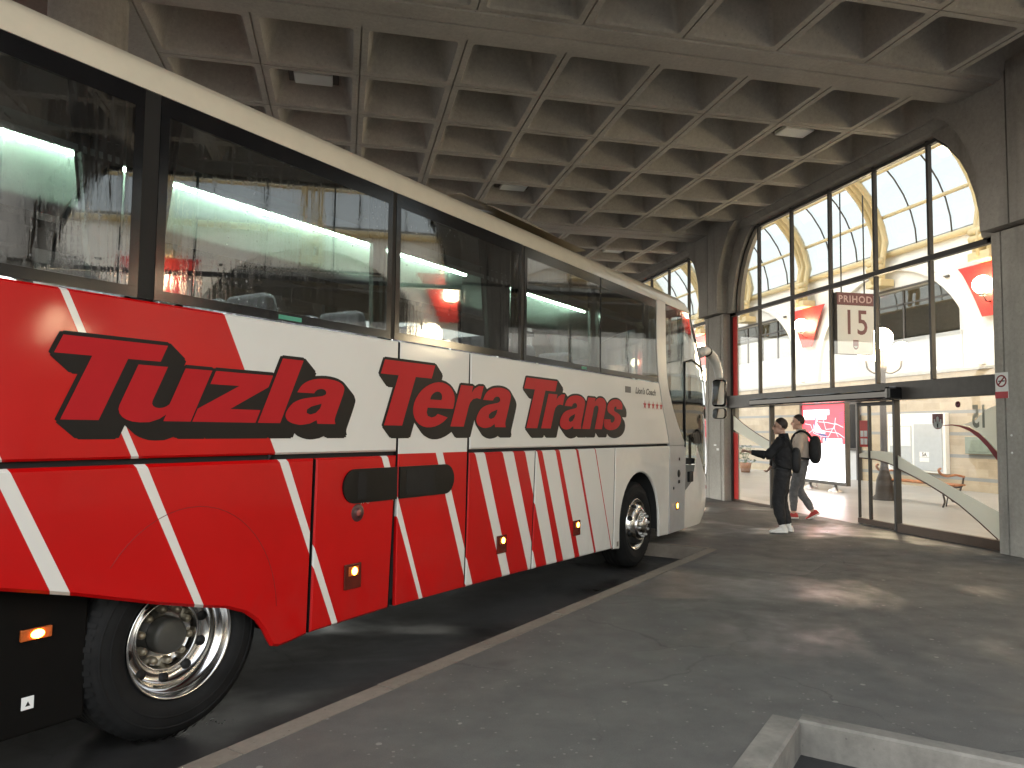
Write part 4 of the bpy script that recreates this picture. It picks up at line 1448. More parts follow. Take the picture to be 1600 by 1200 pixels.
# hump of the air conditioner on the roof
mb = MB()
rows = []
for i in range(15):
    t = i / 14
    s = 5.3 + 2.5 * t
    h = .19 * math.sin(math.pi * t) ** .55
    rows.append([B(s, BW / 2 + (a - .5) * 1.9, 3.79 + h * max(0, math.sin(math.pi * a)) ** .4) for a in [k / 12 for k in range(13)]])
mb.grid(rows)
mb.build('air_conditioner', ROOFW, bus)
mb = MB()
rows = []
for i in range(9):
    t = i / 8
    rows.append([B(9.0 + .9 * t, BW / 2 + (a - .5) * 1.0, 3.76 + .10 * math.sin(math.pi * t) ** .6 * max(0, math.sin(math.pi * a)) ** .4) for a in [k / 8 for k in range(9)]])
mb.grid(rows)
mb.build('roof_hatch', ROOFW, bus)

# ---- side windows: panes with black printed edges
panes = [(-.85, .40), (.44, 2.13), (2.22, 4.03), (4.07, 5.82), (5.87, 7.50), (7.52, 9.20)]
for i, (a, c) in enumerate(panes):
    mb = MB()
    z0, z1 = 2.315, 3.39
    fl, frt, fb, ft = (.05, .05, .055, .10)
    if i == 5: frt = .01
    if i == 4: frt = .006
    if i == 5: fl = .006
    c_top = c
    if i == 5:
        cb = [(pl(z) - .006, z) for z in (2.37, 2.6, 2.9, 3.29)]
    else:
        cb = [(c - frt, z) for z in (z0 + fb, z1 - ft)]
    inner = [(a + fl, z0 + fb)] + cb + [(a + fl, z1 - ft)]
    if i == 5:
        outer = [(a, z0)] + [(pl(2.315) - .004, z0), (pl(2.6) - .004, 2.6), (pl(2.9) - .004, 2.9), (pl(3.38) - .004, z1)] + [(a, z1)]
    else:
        outer = [(a, z0), (c, z0), (c, z1), (a, z1)]
    mb.prism([inner], lambda p, q, d: B(p, d, q), .002, None, 0)
    # black edge bars, butted
    zt, zbm = z1 - ft, z0 + fb
    cr = c if i < 5 else 9.19
    mb.prism([[(a, z0), (cr + (.08 if i == 5 else 0), z0), (cr + (.06 if i == 5 else 0), zbm - .001), (a, zbm - .001)]], lambda p, q, d: B(p, d, q), .001, .02, 1)
    mb.prism([[(a, zt + .001), (cr, zt + .001), (cr, z1), (a, z1)]], lambda p, q, d: B(p, d, q), .001, .02, 1)
    mb.prism([[(a, zbm), (a + fl - .001, zbm), (a + fl - .001, zt), (a, zt)]], lambda p, q, d: B(p, d, q), .001, .02, 1)
    if i < 5:
        mb.prism([[(c - frt + .001, zbm), (c, zbm), (c, zt), (c - frt + .001, zt)]], lambda p, q, d: B(p, d, q), .001, .02, 1)
    mb.build('window', [BUSGLASS, BLACKGLOSS], bus, fix=False)
for a, c in zip(panes, panes[1:]):
    mb = MB()
    mb.box(a[1] + .002 - BS0, c[0] - .002 - BS0, .004 - BY0, .06 - BY0, 2.315, 3.39)
    if c[0] - a[1] > .025:
        mb.box(a[1] - .03 - BS0, c[0] + .03 - BS0, .061 - BY0, .10 - BY0, 2.315, 3.39)
    mb.build('window_pillar', BLACK, bus)
# far side: windows and pillars
mb = MB()
for a, c in zip(panes, panes[1:]):
    mb.box(a[1] - .07 - BS0, c[0] + .07 - BS0, BW - .06 - BY0, BW - .01 - BY0, 2.311, 3.39)
mb.build('off_side_pillars', BLACK, bus)
for a, c in panes:
    mb = MB()
    mb.add([B(a + .07, BW - .02, 2.311), B(c - .07, BW - .02, 2.311), B(c - .07, BW - .02, 3.39), B(a + .07, BW - .02, 3.39)], [(0, 1, 2, 3)])
    mb.build('off_side_window', bpy.data.materials.get('off_glass') or glassmat('off_glass', (.9, .92, .92)), bus, fix=False)
# small green exit label and other sticker at the foot of the panes
mb = MB(); mb.box(3.02 - BS0, 3.20 - BS0, -.0005 - BY0, .0005 - BY0, 2.325, 2.352, 0)
mb.box(7.05 - BS0, 7.17 - BS0, -.0005 - BY0, .0005 - BY0, 2.325, 2.352, 0)
mb.build('exit_sticker', simple('sticker_green', (.05, .28, .19), .5), bus)

# ---- interior: seats, curtains, luggage rack with light strip
SEATM = simple('seat_cloth', (.10, .07, .10), .9, var=.6, scale=30)
def seat_mesh():
    mb = MB()
    prof = lambda x: [(x, 0)]
    mb.rbox(-.22, .22, -.23, .23, .36, .50, .05)
    bm = bmesh.new()
    bmesh.ops.create_cube(bm, size=1)
    for v in bm.verts:
        zz_ = .45 + (v.co.z + .5) * .78
        v.co = Vector((-.20 - .16 * (zz_ - .45) + v.co.x * .12, v.co.y * (.45 if v.co.z < 0 else .40), zz_))
    bmesh.ops.bevel(bm, geom=bm.edges[:], offset=.05, segments=3, profile=.5, affect='EDGES')
    mb.bm(bm, 0, True)
    mb.box(-.15, .15, -.03, .03, .0, .36)
    return mb
proto = None
for i in range(12):
    s = .2 + .80 * i
    for d in (.34, .80, 1.72, 2.18):
        if proto is None:
            proto = seat_mesh().build('passenger_seat', SEATM, bus, loc=B(s, d, 1.28))
        else:
            c = proto.copy(); COL.objects.link(c); c.parent = bus; c.location = B(s, d, 1.28)
mb = MB()
CUR = simple('curtain_grey', (.055, .055, .058), .9, var=.3, scale=20)
for a, c, top_in, bot_in in ((1.80, 2.10, 1.0, .55), (2.23, 2.42, 1.0, .35), (3.72, 4.02, .35, .25), (4.08, 4.14, 1, .8), (5.28, 5.80, 1.0, .75), (5.88, 5.95, 1, .7), (.1, .36, 1, .7), (.46, .62, 1, .6), (7.44, 7.54, 1, .7), (7.56, 7.62, 1, .6), (9.0, 9.18, .8, .8)):
    mb = MB()
    rows = []
    for j in range(9):
        t = j / 8
        z = 3.36 - 1.0 * t
        wd = (c - a) * (top_in + (bot_in - top_in) * t)
        base = c - wd if c in (2.10, 4.02, 5.80, .36, 7.54, 9.18) else a
        rows.append([B(base + wd * k / 30, .115 + .018 * math.sin(k * 1.3 + .6 * t) + .006 * math.sin(k * 2.9), z) for k in range(31)])
    mb.grid(rows)
    mb.build('curtain', CUR, bus, fix=False)
rows = []
mb = MB()
mb.grid([[B(s, d, z) for d, z in ((.112, 3.00), (.112, 3.035), (.20, 3.035), (.32, 3.01), (.50, 2.955), (.66, 2.90), (.80, 2.84), (.84, 2.86), (.84, 3.10), (.112, 3.10))] for s in frange(-.8, 9.1, 12)])
rack = mb.build('luggage_rack', simple('rack_pale', (.72, .76, .72), .6), bus, fix=False)
for a, c in ((-.8, 3.66), (3.70, 5.16), (5.90, 7.42)):
    mb = MB()
    for p, q in zip(frange(a, c, 4), frange(a, c, 4)[1:]):
        mb.tube([B(p + .02, .150, 2.995), B(q - .02, .150, 2.995)], .011, 8)
    mb.build('light_tube', STRIP, rack)
mb = MB()
mb.box(-.8 - BS0, 9.1 - BS0, BW - .75 - BY0, BW - .12 - BY0, 3.0, 3.06)
mb.build('off_side_rack', simple('rack_dark', (.10, .10, .10), .7), bus)
# driver's cab: dash, seat, wheel
mb = MB()
mb.rbox(10.75 - BS0, 11.3 - BS0, .5 - BY0, BW - .3 - BY0, 1.28, 1.75, .08)
mb.build('dashboard', BLACK, bus)
mb = MB()
mb.tube([B(10.62 + .07 * math.sin(a), 1.85 + .23 * math.cos(a), 1.85 + .2 * math.sin(a)) for a in [k * .3927 for k in range(16)]], .018, 6, closed=True)
mb.tube([B(10.62, 1.85, 1.85), B(10.8, 1.85, 1.72)], .03)
mb.build('steering_wheel', BLACK, bus)
c = proto.copy(); COL.objects.link(c); c.parent = bus; c.location = B(10.05, 1.85, 1.3)

# ---- wheels
def wheel(s, d_face, front):
    """tyre (part) > rim, nuts; axis along d"""
    o = Vector(B(s, d_face, .525))
    ax = Vector((0, -1, 0))          # outward
    mb = MB()
    rt_, w = .525, .28
    prof = [(.30, -.02), (.315, .004), (.37, .022), (.43, .020), (.48, .004), (.505, -.02), (.518, -.045)]
    for k in range(4):
        h = -.06 - k * .05
        prof += [(.522, h), (.522, h - .036), (.510, h - .038), (.510, h - .048)]
    prof += [(.518, -.265), (.50, -.28), (.40, -.29), (.30, -.28)]
    mb.lathe(prof, o, ax, 64)
    for rr in (.395, .45):
        mb.lathe([(rr - .006, .0225 if rr < .42 else .017), (rr, .026 if rr < .42 else .021), (rr + .006, .0225 if rr < .42 else .015)], o, ax, 64)
    # shoulder blocks
    x = ax.orthogonal().normalized(); y = ax.cross(x)
    for k in range(56):
        a = 2 * math.pi * k / 56
        c_, q_ = x * math.cos(a) + y * math.sin(a), -x * math.sin(a) + y * math.cos(a)
        pts = []
        for rr, hh in ((.488, .003), (.519, -.035)):
            for ww in (-.012, .012):
                pts.append(o + c_ * (rr + .004) + ax * (hh + .003) + q_ * ww)
        mb.add(pts, [(0, 1, 3, 2)], None, False)
    tyre = mb.build('wheel', RUBBER, bus, fix=False)
    if front:
        # convex-dished aluminium rim: outer flange, holes ring, hub dome
        mb = MB()
        mb.lathe([(.305, -.02), (.315, .010), (.300, .012), (.285, -.03), (.270, -.035), (.255, .0), (.235, .035), (.19, .06), (.175, .062), (.165, .05)], o, ax, 48)
        rim = mb.build('rim', CHROME, tyre, fix=False)
        for k in range(8):
            a = 2 * math.pi * (k + .5) / 8
            c_ = o + (x * math.cos(a) + y * math.sin(a)) * .245 + ax * .019
            nx = (ax + (x * math.cos(a) + y * math.sin(a)) * .9).normalized()
            mb = MB()
            mb.lathe([(0, .006), (.032, .006), (.034, 0)], c_, nx, 12)
            mb.build('rim_hole', BLACK, tyre, fix=False)
        mb = MB()
        mb.lathe([(.165, .045), (.165, .075), (.155, .085), (.12, .085), (.10, .10), (.09, .12), (0, .125)], o, ax, 32)
        hub = mb.build('hub_cap', CHROME, tyre, fix=False)
        for k in range(10):
            a = 2 * math.pi * k / 10
            mb = MB()
            mb.lathe([(.017, .084), (.017, .118), (.011, .124), (0, .124)], o + (x * math.cos(a) + y * math.sin(a)) * .135, ax, 8)
            mb.build('wheel_nut', STEEL, tyre, fix=False)
    else:
        # deep-dish drive rim: polished outer barrel, holed disc far in, hub drum
        mb = MB()
        mb.lathe([(.30, -.02), (.312, .012), (.305, .016), (.296, .006), (.290, -.03), (.280, -.045), (.268, -.05), (.262, -.09), (.258, -.105), (.240, -.125), (.205, -.135), (.190, -.120), (.184, -.115), (.178, -.118), (.172, -.15), (.165, -.165), (.10, -.165)], o, ax, 56)
        rim = mb.build('rim', CHROME, tyre, fix=False)
        for k in range(10):
            a = 2 * math.pi * k / 10 + .12
            r_ = (x * math.cos(a) + y * math.sin(a))
            mb = MB()
            mb.lathe([(0, .004), (.027, .004), (.029, 0)], o + r_ * .226 + ax * -.1275, (ax * 1.0 + r_ * -.35).normalized(), 14)
            mb.build('rim_hole', BLACK, tyre, fix=False)
        mb = MB()
        mb.lathe([(.098, -.164), (.098, -.10), (.090, -.082), (.075, -.076), (0, -.074)], o, ax, 32)
        mb.build('hub_cap', simple('hub_grey', (.07, .068, .06), .55, .3), tyre, fix=False)
        brass = simple('nut_brass', (.30, .26, .19), .45, .6)
        for k in range(10):
            a = 2 * math.pi * k / 10 + .3
            mb = MB()
            mb.lathe([(.022, -.166), (.022, -.135), (.015, -.118), (0, -.116)], o + (x * math.cos(a) + y * math.sin(a)) * .142, ax, 8)
            mb.build('wheel_nut', brass, tyre, fix=False)
wheel(2.52, .11, False)
wheel(8.66, .06, True)
# far-side and inner twin wheels
for s, d in ((2.52, BW - .03), (8.66, BW - .03), (2.52, .44)):
    mb = MB()
    mb.lathe([(.2, -.26), (.48, -.26), (.522, -.22), (.522, -.05), (.48, -.01), (.2, -.01)], B(s, d, .525), Vector((0, -1, 0)) if d < 1 else Vector((0, 1, 0)), 40)
    mb.build('inner_wheel' if d < 1 else 'wheel', RUBBER, bus, fix=False)
# front wheel well liner
mb = MB()
rows = [[B(8.665 - .64 * math.cos(R(t)), d, .50 + .69 * math.sin(R(t))) for t in range(-8, 189, 14)] for d in (.032, .5)]
mb.grid(rows)
mb.build('wheel_well', simple('well_black', (.012, .012, .012), .9), bus, fix=False)

# ---- grille, lock, marker lamps, stickers
mb = MB()
mb.prism([rrect(3.585, 4.120, 1.165, 1.395, .11, 8)[0:0] or [(4.120, 1.165), (4.120, 1.395)] + arc(3.70, 1.28, .115, .115, 90, 270, 14)], lambda p, q, d: B(p, d, q), -.012, .0)
mb.prism([[(4.146, 1.395), (4.146, 1.165)] + arc(4.69, 1.28, .115, .115, -90, 90, 14)], lambda p, q, d: B(p, d, q), -.012, .0)
gr = mb.build('flap_grip', simple('grip_black', (.004, .004, .004), .4, spec=.25), bus)
RECESS = simple('recess_grey', (.014, .014, .014), .6, spec=.2)
for a, c in ((3.72, 3.80), (4.22, 4.55)):
    mb = MB()
    mb.rbox(a - BS0, c - BS0, -.0135 - BY0, -.0122 - BY0, 1.19, 1.37, .0005)
    mb.build('grip_recess', RECESS, gr)
mb = MB()
mb.lathe([(0, .012), (.028, .012), (.032, .006), (.042, .004), (.058, .002), (.06, 0)], B(3.735, -.001, 1.10), Vector((0, -1, 0)), 24, 0)
lk = mb.build('flap_lock', simple('lock_dark', (.06, .02, .02), .4), bus)
mb = MB(); mb.lathe([(0, .0145), (.02, .0145), (.022, .0125)], B(3.735, -.001, 1.10), Vector((0, -1, 0)), 16); mb.build('lock_barrel', simple('lock_red', (.28, .06, .05), .4), lk)
mb = MB(); add_text(mb, 'W C', .045, lambda a, c: B(3.80 + a, -.0015, 1.155 + c)); mb.build('lettering', STEEL, bus)
def marker(s, z, w=.15, h=.17):
    mb = MB()
    mb.rbox(s - w / 2 - BS0, s + w / 2 - BS0, -.012 - BY0, .0 - BY0, z - h / 2, z + h / 2, .004)
    hs = mb.build('marker_lamp', simple('marker_housing', (.10, .012, .006), .25, var=.2) if 'marker_housing' not in bpy.data.materials else bpy.data.materials['marker_housing'], bus)
    mb = MB()
    mb.rbox(s - w * .30 - BS0, s + w * .30 - BS0, -.020 - BY0, -.0122 - BY0, z + h * .02, z + h * .40, .004)
    ln_ = mb.build('lens', AMBERDIM, hs)
    mb = MB(); mb.ball(B(s + .005, -.021, z + h * .21), (.026, .006, .026), 12); mb.build('bulb', AMBER, hs)
marker(3.695, .685, .155, .165)
marker(5.52, .672, .15, .155)
marker(6.945, .664, .15, .155)
# rear marker on the black compartment
mb = MB(); mb.rbox(1.72 - BS0, 1.855 - BS0, .112 - BY0, .1295 - BY0, .686, .738, .004); hs = mb.build('marker_lamp', AMBERDIM, bus)
mb = MB(); mb.ball(B(1.79, .110, .712), (.030, .007, .020), 12); mb.build('bulb', AMBER, hs)
mb = MB(); mb.rbox(1.742 - BS0, 1.795 - BS0, .126 - BY0, .1295 - BY0, .375, .432, .001); mb.add([B(1.758, .1255, .39), B(1.78, .1255, .39), B(1.769, .1255, .412)], [(0, 1, 2)], 1); mb.build('tow_sticker', [PAPER, BLACK], bus)
mb = MB(); mb.rbox(7.955 - BS0, 8.005 - BS0, -.003 - BY0, .0 - BY0, .345, .40, .001); mb.build('drain_cover', simple('cover_grey', (.2, .19, .16), .6), bus)
# service panel details
mb = MB()
mb.lathe([(0, .012), (.035, .012), (.05, .004), (.055, 0)], B(10.03, -.003, 1.09), Vector((0, -1, 0)), 18)
mb.build('service_socket', BLACK, bus)
for q, z, r_ in ((9.82, .90, .018), (10.05, 1.29, .02)):
    mb = MB()
    mb.lathe([(0, .006), (r_, .006), (r_ + .002, 0)], B(q, -.003, z), Vector((0, -1, 0)), 12)
    mb.build('service_socket', BLACK, bus)
mb = MB()
mb.rbox(10.0 - BS0, 10.07 - BS0, -.008 - BY0, -.0031 - BY0, .955, 1.0, .002)
mb.build('service_socket', BLACK, bus)
mb = MB(); mb.rbox(9.91 - BS0, 9.98 - BS0, -.014 - BY0, -.003 - BY0, .60, .70, .004); hs = mb.build('indicator_lamp', AMBERDIM, bus)
mb = MB(); mb.ball(B(9.945, -.015, .655), (.022, .006, .034), 10); mb.build('bulb', AMBER, hs)
mb = MB(); mb.rbox(10.44 - BS0, 10.60 - BS0, -.02 - BY0, .02 - BY0, .95, 1.10, .008); mb.build('door_handle', BLACK, bus)
mb = MB(); add_text(mb, 'Tera Trans', .075, lambda a, c: (lambda q: (q[0], q[1] - .003, q[2]))(P(10.78 + a * 1.05, .80 + c)), offset=.0035); 
mb.build('door_lettering', simple('letter_red', (.40, .012, .014), .5), bus, fix=False)
mb = MB()
for i, w in enumerate((.2, .3, .33, .28)):
    z = .755 - .035 * i
    q0, q1 = P(10.78 - w / 2, z), P(10.78 + w / 2, z)
    mb.add([(q0[0], q0[1] - .003, z), (q1[0], q1[1] - .003, z), (q1[0], q1[1] - .003, z + .008), (q0[0], q0[1] - .003, z + .008)], [(0, 1, 2, 3)])
mb.build('address_lines', simple('letter_grey', (.35, .34, .33), .6), bus, fix=False)
# model script and five stars near the front
mb = MB(); add_text(mb, "Lion's Coach", .105, lambda a, c: B(8.83 + a * 1.22, -.0015, 2.135 + c), offset=.004, shear=.22)
mb.rbox(8.19 - BS0, 8.36 - BS0, -.0015 - BY0, .0 - BY0, 2.13, 2.205, .0004)
mb.build('front_lettering', simple('letter_dark', (.14, .13, .12), .6), bus, fix=False)
mb = MB()
for i in range(5):
    pts = [(8.80 + .14 * i + (.062 if k % 2 == 0 else .026) * math.sin(k * math.pi / 5), 2.0 + (.062 if k % 2 == 0 else .026) * math.cos(k * math.pi / 5)) for k in range(10)]
    mb.prism([pts], lambda p, q, d: B(p, d, q), -.0015, None)
mb.build('rating_stars', bpy.data.materials['letter_red'], bus, fix=False)

# engraved arc of the removable skirt over the drive wheel
mb = MB()
mb.tube([B(2.50 + .57 * math.cos(R(t)), .0005, .56 + .68 * math.sin(R(t))) for t in range(4, 147, 6)], .0022, 5)
mb.build('skirt_seam', simple('seam_red', (.16, .004, .004), .5), bus)
# ---- the big slanting lettering with its black block shadow
def glyphs():
    g = {}
    g['T'] = (.80, [[(0, 1), (.80, 1), (.80, .78), (.535, .78), (.535, 0), (.265, 0), (.265, .78), (0, .78)]], 0)
    g['l'] = (.25, [[(0, 1), (.25, 1), (.25, 0), (0, 0)]], 0)
    g['z'] = (.60, [[(0, .72), (.60, .72), (.60, .54), (.29, .19), (.61, .19), (.61, 0), (-.02, 0), (-.02, .18), (.29, .53), (0, .53)]], 0)
    U = [(0, .72), (0, .20)] + arc(.22, .20, .22, .22, 180, 270, 6)[1:] + [(.30, -.015), (.37, .03), (.41, .09), (.41, 0), (.65, 0), (.65, .72), (.40, .72), (.40, .27)] + arc(.325, .26, .08, .09, 0, -180, 8)[1:] + [(.245, .72)]
    g['u'] = (.65, [U], 0)
    g['n'] = (.65, [[(.65 - a, .72 - c) for a, c in U]], 0)
    g['r'] = (.44, [[(0, 0), (0, .72), (.24, .72), (.24, .60), (.28, .68), (.35, .73), (.45, .735), (.45, .50), (.37, .515), (.30, .49), (.26, .43), (.25, .36), (.25, 0)]], 0)
    eo = [(.68, .30)] + [(.335 + .345 * math.cos(R(t)), .355 + .378 * math.sin(R(t))) for t in range(0, 331, 12)] + [(.62, .15), (.43, .205), (.40, .16), (.34, .14), (.27, .165), (.235, .22), (.23, .30)]
    eh = [(.235, .435), (.43, .435)] + [(.333 + .10 * math.cos(R(t)), .46 + .115 * math.sin(R(t))) for t in range(0, 181, 20)]
    g['e'] = (.68, [eo, eh], 0)
    ao = cat_rom([(.03, .49), (.06, .62), (.16, .71), (.33, .74), (.50, .71), (.60, .63), (.625, .50), (.625, .12), (.64, .04)], 3)
    ao = [(p.x, p.y) for p in ao] + [(.66, 0), (.42, 0), (.395, .06)] + [(p.x, p.y) for p in cat_rom([(.32, .0), (.20, -.02), (.07, .02), (0, .10), (-.01, .20), (.03, .32), (.12, .39), (.26, .43), (.36, .455), (.395, .495), (.37, .55), (.315, .57), (.26, .545), (.24, .49)], 3)]
    ah = [(.385, .33), (.385, .25), (.35, .175), (.29, .145), (.235, .17), (.225, .225), (.265, .275), (.33, .305)]
    g['a'] = (.65, [ao, ah], 0)
    so1 = cat_rom([(.575, .50), (.55, .61), (.46, .70), (.30, .74), (.13, .71), (.03, .62), (.02, .51), (.07, .42), (.17, .37), (.30, .32), (.35, .275), (.35, .21), (.30, .165), (.26, .165), (.22, .19), (.215, .24)], 3)
    so2 = cat_rom([(-.02, .24), (0, .12), (.08, .02), (.28, -.02), (.48, .02), (.58, .12), (.595, .24), (.54, .34), (.43, .40), (.31, .44), (.265, .485), (.27, .54), (.31, .565), (.345, .545), (.355, .50)], 3)
    g['s'] = (.60, [[(p.x, p.y) for p in so1] + [(p.x, p.y) for p in so2]], 0)
    return g
GL = glyphs()
def word_loops(word, s0, s1, z0, h, shear):
    """fits a word: cap height h, first letter's foot at s0, last letter's right edge at s1"""
    x, items = 0, []
    gap = .035
    for i, ch in enumerate(word):
        w, loops, _ = GL[ch]
        items.append((x, loops))
        x += w + gap - (.20 if ch == 'T' else 0)
    W = x - gap
    k = (s1 - s0) / (W - .265)
    o = s0 - .265 * k
    return [[[(o + (px + ox) * k + shear * py * k, z0 + py * h) for px, py in l] for l in loops] for ox, loops in items]
WORDS = [('Tuzla', 1.785, 3.50, 1.695, .392), ('Tera', 3.975, 5.56, 1.692, .468), ('Trans', 5.92, 8.02, 1.688, .470)]
LRED = simple('letter_crimson', (.42, .004, .010), .5, var=.04, spec=.25)
LBLK = simple('letter_black', (.006, .0055, .005), .5, spec=.25)
for wi, (w, s0, s1, z0, h) in enumerate(WORDS):
    red_mb, blk_mb = MB(), MB()
    kx = (s1 - s0) / 2.6
    vol = (.085 * kx / .65, -.072)
    for gi, loops in enumerate(word_loops(w, s0, s1, z0, h, .26)):
        red_mb.prism(loops, lambda p, q, d: B(p, d, q), -.0042 - .00002 * gi, None)
        for k in range(8):
            a = k * math.pi / 4
            ex, ez = .024 * math.cos(a), .020 * math.sin(a)
            dd = -.0012 - .00016 * k - .000008 * gi
            for t in (0, 1):
                blk_mb.prism([[(p + ex + vol[0] * t, q + ez + vol[1] * t) for p, q in l] for l in loops], lambda p, q, d: B(p, d, q), dd - .00005 * t, None)
            for l in loops:       # the swept block between the two ends
                n = len(l)
                for i in range(n):
                    (p0, q0), (p1, q1) = l[i], l[(i + 1) % n]
                    d2 = dd - .00007 - (i % 7) * .000005
                    blk_mb.add([B(p0 + ex, d2, q0 + ez), B(p1 + ex, d2, q1 + ez), B(p1 + ex + vol[0], d2, q1 + ez + vol[1]), B(p0 + ex + vol[0], d2, q0 + ez + vol[1])], [(0, 1, 2, 3)])
    lt = red_mb.build('lettering', LRED, bus, fix=False)
    blk_mb.build('lettering_shadow', LBLK, lt, fix=False)

# ---- wing mirror, hanging forward from the front corner
mb = MB()
pm = [P(US + .80, 2.62), None]
base = Vector(B(11.36, .14, 2.90))
arm = cat_rom([base, base + Vector((.20, -.03, .05)), base + Vector((.42, -.08, -.02)), base + Vector((.56, -.12, -.20)), base + Vector((.60, -.14, -.36))], 6)
n = len(arm)
mb.tube(arm, [(.105 - .045 * i / n, .085 - .035 * i / n) for i in range(n)], 12)
mir = mb.build('mirror_arm', BWHITE, bus)
mb = MB()
mb.tube([arm[7] + (arm[8] - arm[7]) * t for t in (0, .9)], (.098, .082), 12)
mb.build('arm_band', BLACK, mir)
def mirror_head(c, hw, hh, dp, name):
    mb = MB()
    bm = bmesh.new()
    bmesh.ops.create_cube(bm, size=1)
    for v in bm.verts:
        v.co = Vector((c.x + v.co.x * dp + .03 * v.co.z, c.y + v.co.y * 2 * hw, c.z + v.co.z * 2 * hh))
    bmesh.ops.bevel(bm, geom=bm.edges[:], offset=min(hw, dp) * .45, segments=3, profile=.5, affect='EDGES')
    mb.bm(bm, 0, True)
    h_ = mb.build(name, BLACKGLOSS, bus)
    mb = MB()
    mb.prism([rrect(-hw * .82, hw * .82, -hh * .86, hh * .86, hw * .3, 4)], lambda p, q, d: (c.x - dp / 2 - .004 + .03 * q / (2 * hh), c.y + p, c.z + q), 0, None)
    mb.build('mirror_glass', bpy.data.materials.get('mirror') or simple('mirror', (.85, .87, .88), .03, 1.0, var=.01), h_)
hc = base + Vector((.60, -.14, -.60))
mirror_head(hc, .115, .22, .13, 'mirror_head')
mirror_head(hc + Vector((0, 0, -.33)), .115, .085, .12, 'wide_angle_mirror')

# ================================================================ PEOPLE
def loft(mb, pts, rad, n=14, mi=None, up=None):
    """limb along pts with (rx, ry) radii, smoothed; rx along the given side vector"""
    P3 = cat_rom(pts, 5)
    rr = [(r_, r_) if isinstance(r_, (int, float)) else r_ for r_ in rad]
    RR = cat_rom([Vector((a, b_, 0)) for a, b_ in rr], 5)
    side = Vector(up or (1, 0, 0))
    vs, fs = [], []
    N = len(P3)
    for i, p in enumerate(P3):
        t = (P3[min(N - 1, i + 1)] - P3[max(0, i - 1)]).normalized()
        x = (side - t * side.dot(t))
        x = x.normalized() if x.length > 1e-4 else t.orthogonal().normalized()
        y = t.cross(x)
        for k in range(n):
            a = 2 * math.pi * k / n
            vs.append(p + x * math.cos(a) * RR[i].x + y * math.sin(a) * RR[i].y)
    for i in range(N - 1):
        for k in range(n):
            fs.append((i * n + k, i * n + (k + 1) % n, (i + 1) * n + (k + 1) % n, (i + 1) * n + k))
    c0, c1 = len(vs), len(vs) + 1
    vs += [P3[0], P3[-1]]
    for k in range(n):
        fs.append((c0, (k + 1) % n, k))
        fs.append((c1, (N - 1) * n + k, (N - 1) * n + (k + 1) % n))
    mb.add(vs, fs, mi, True)

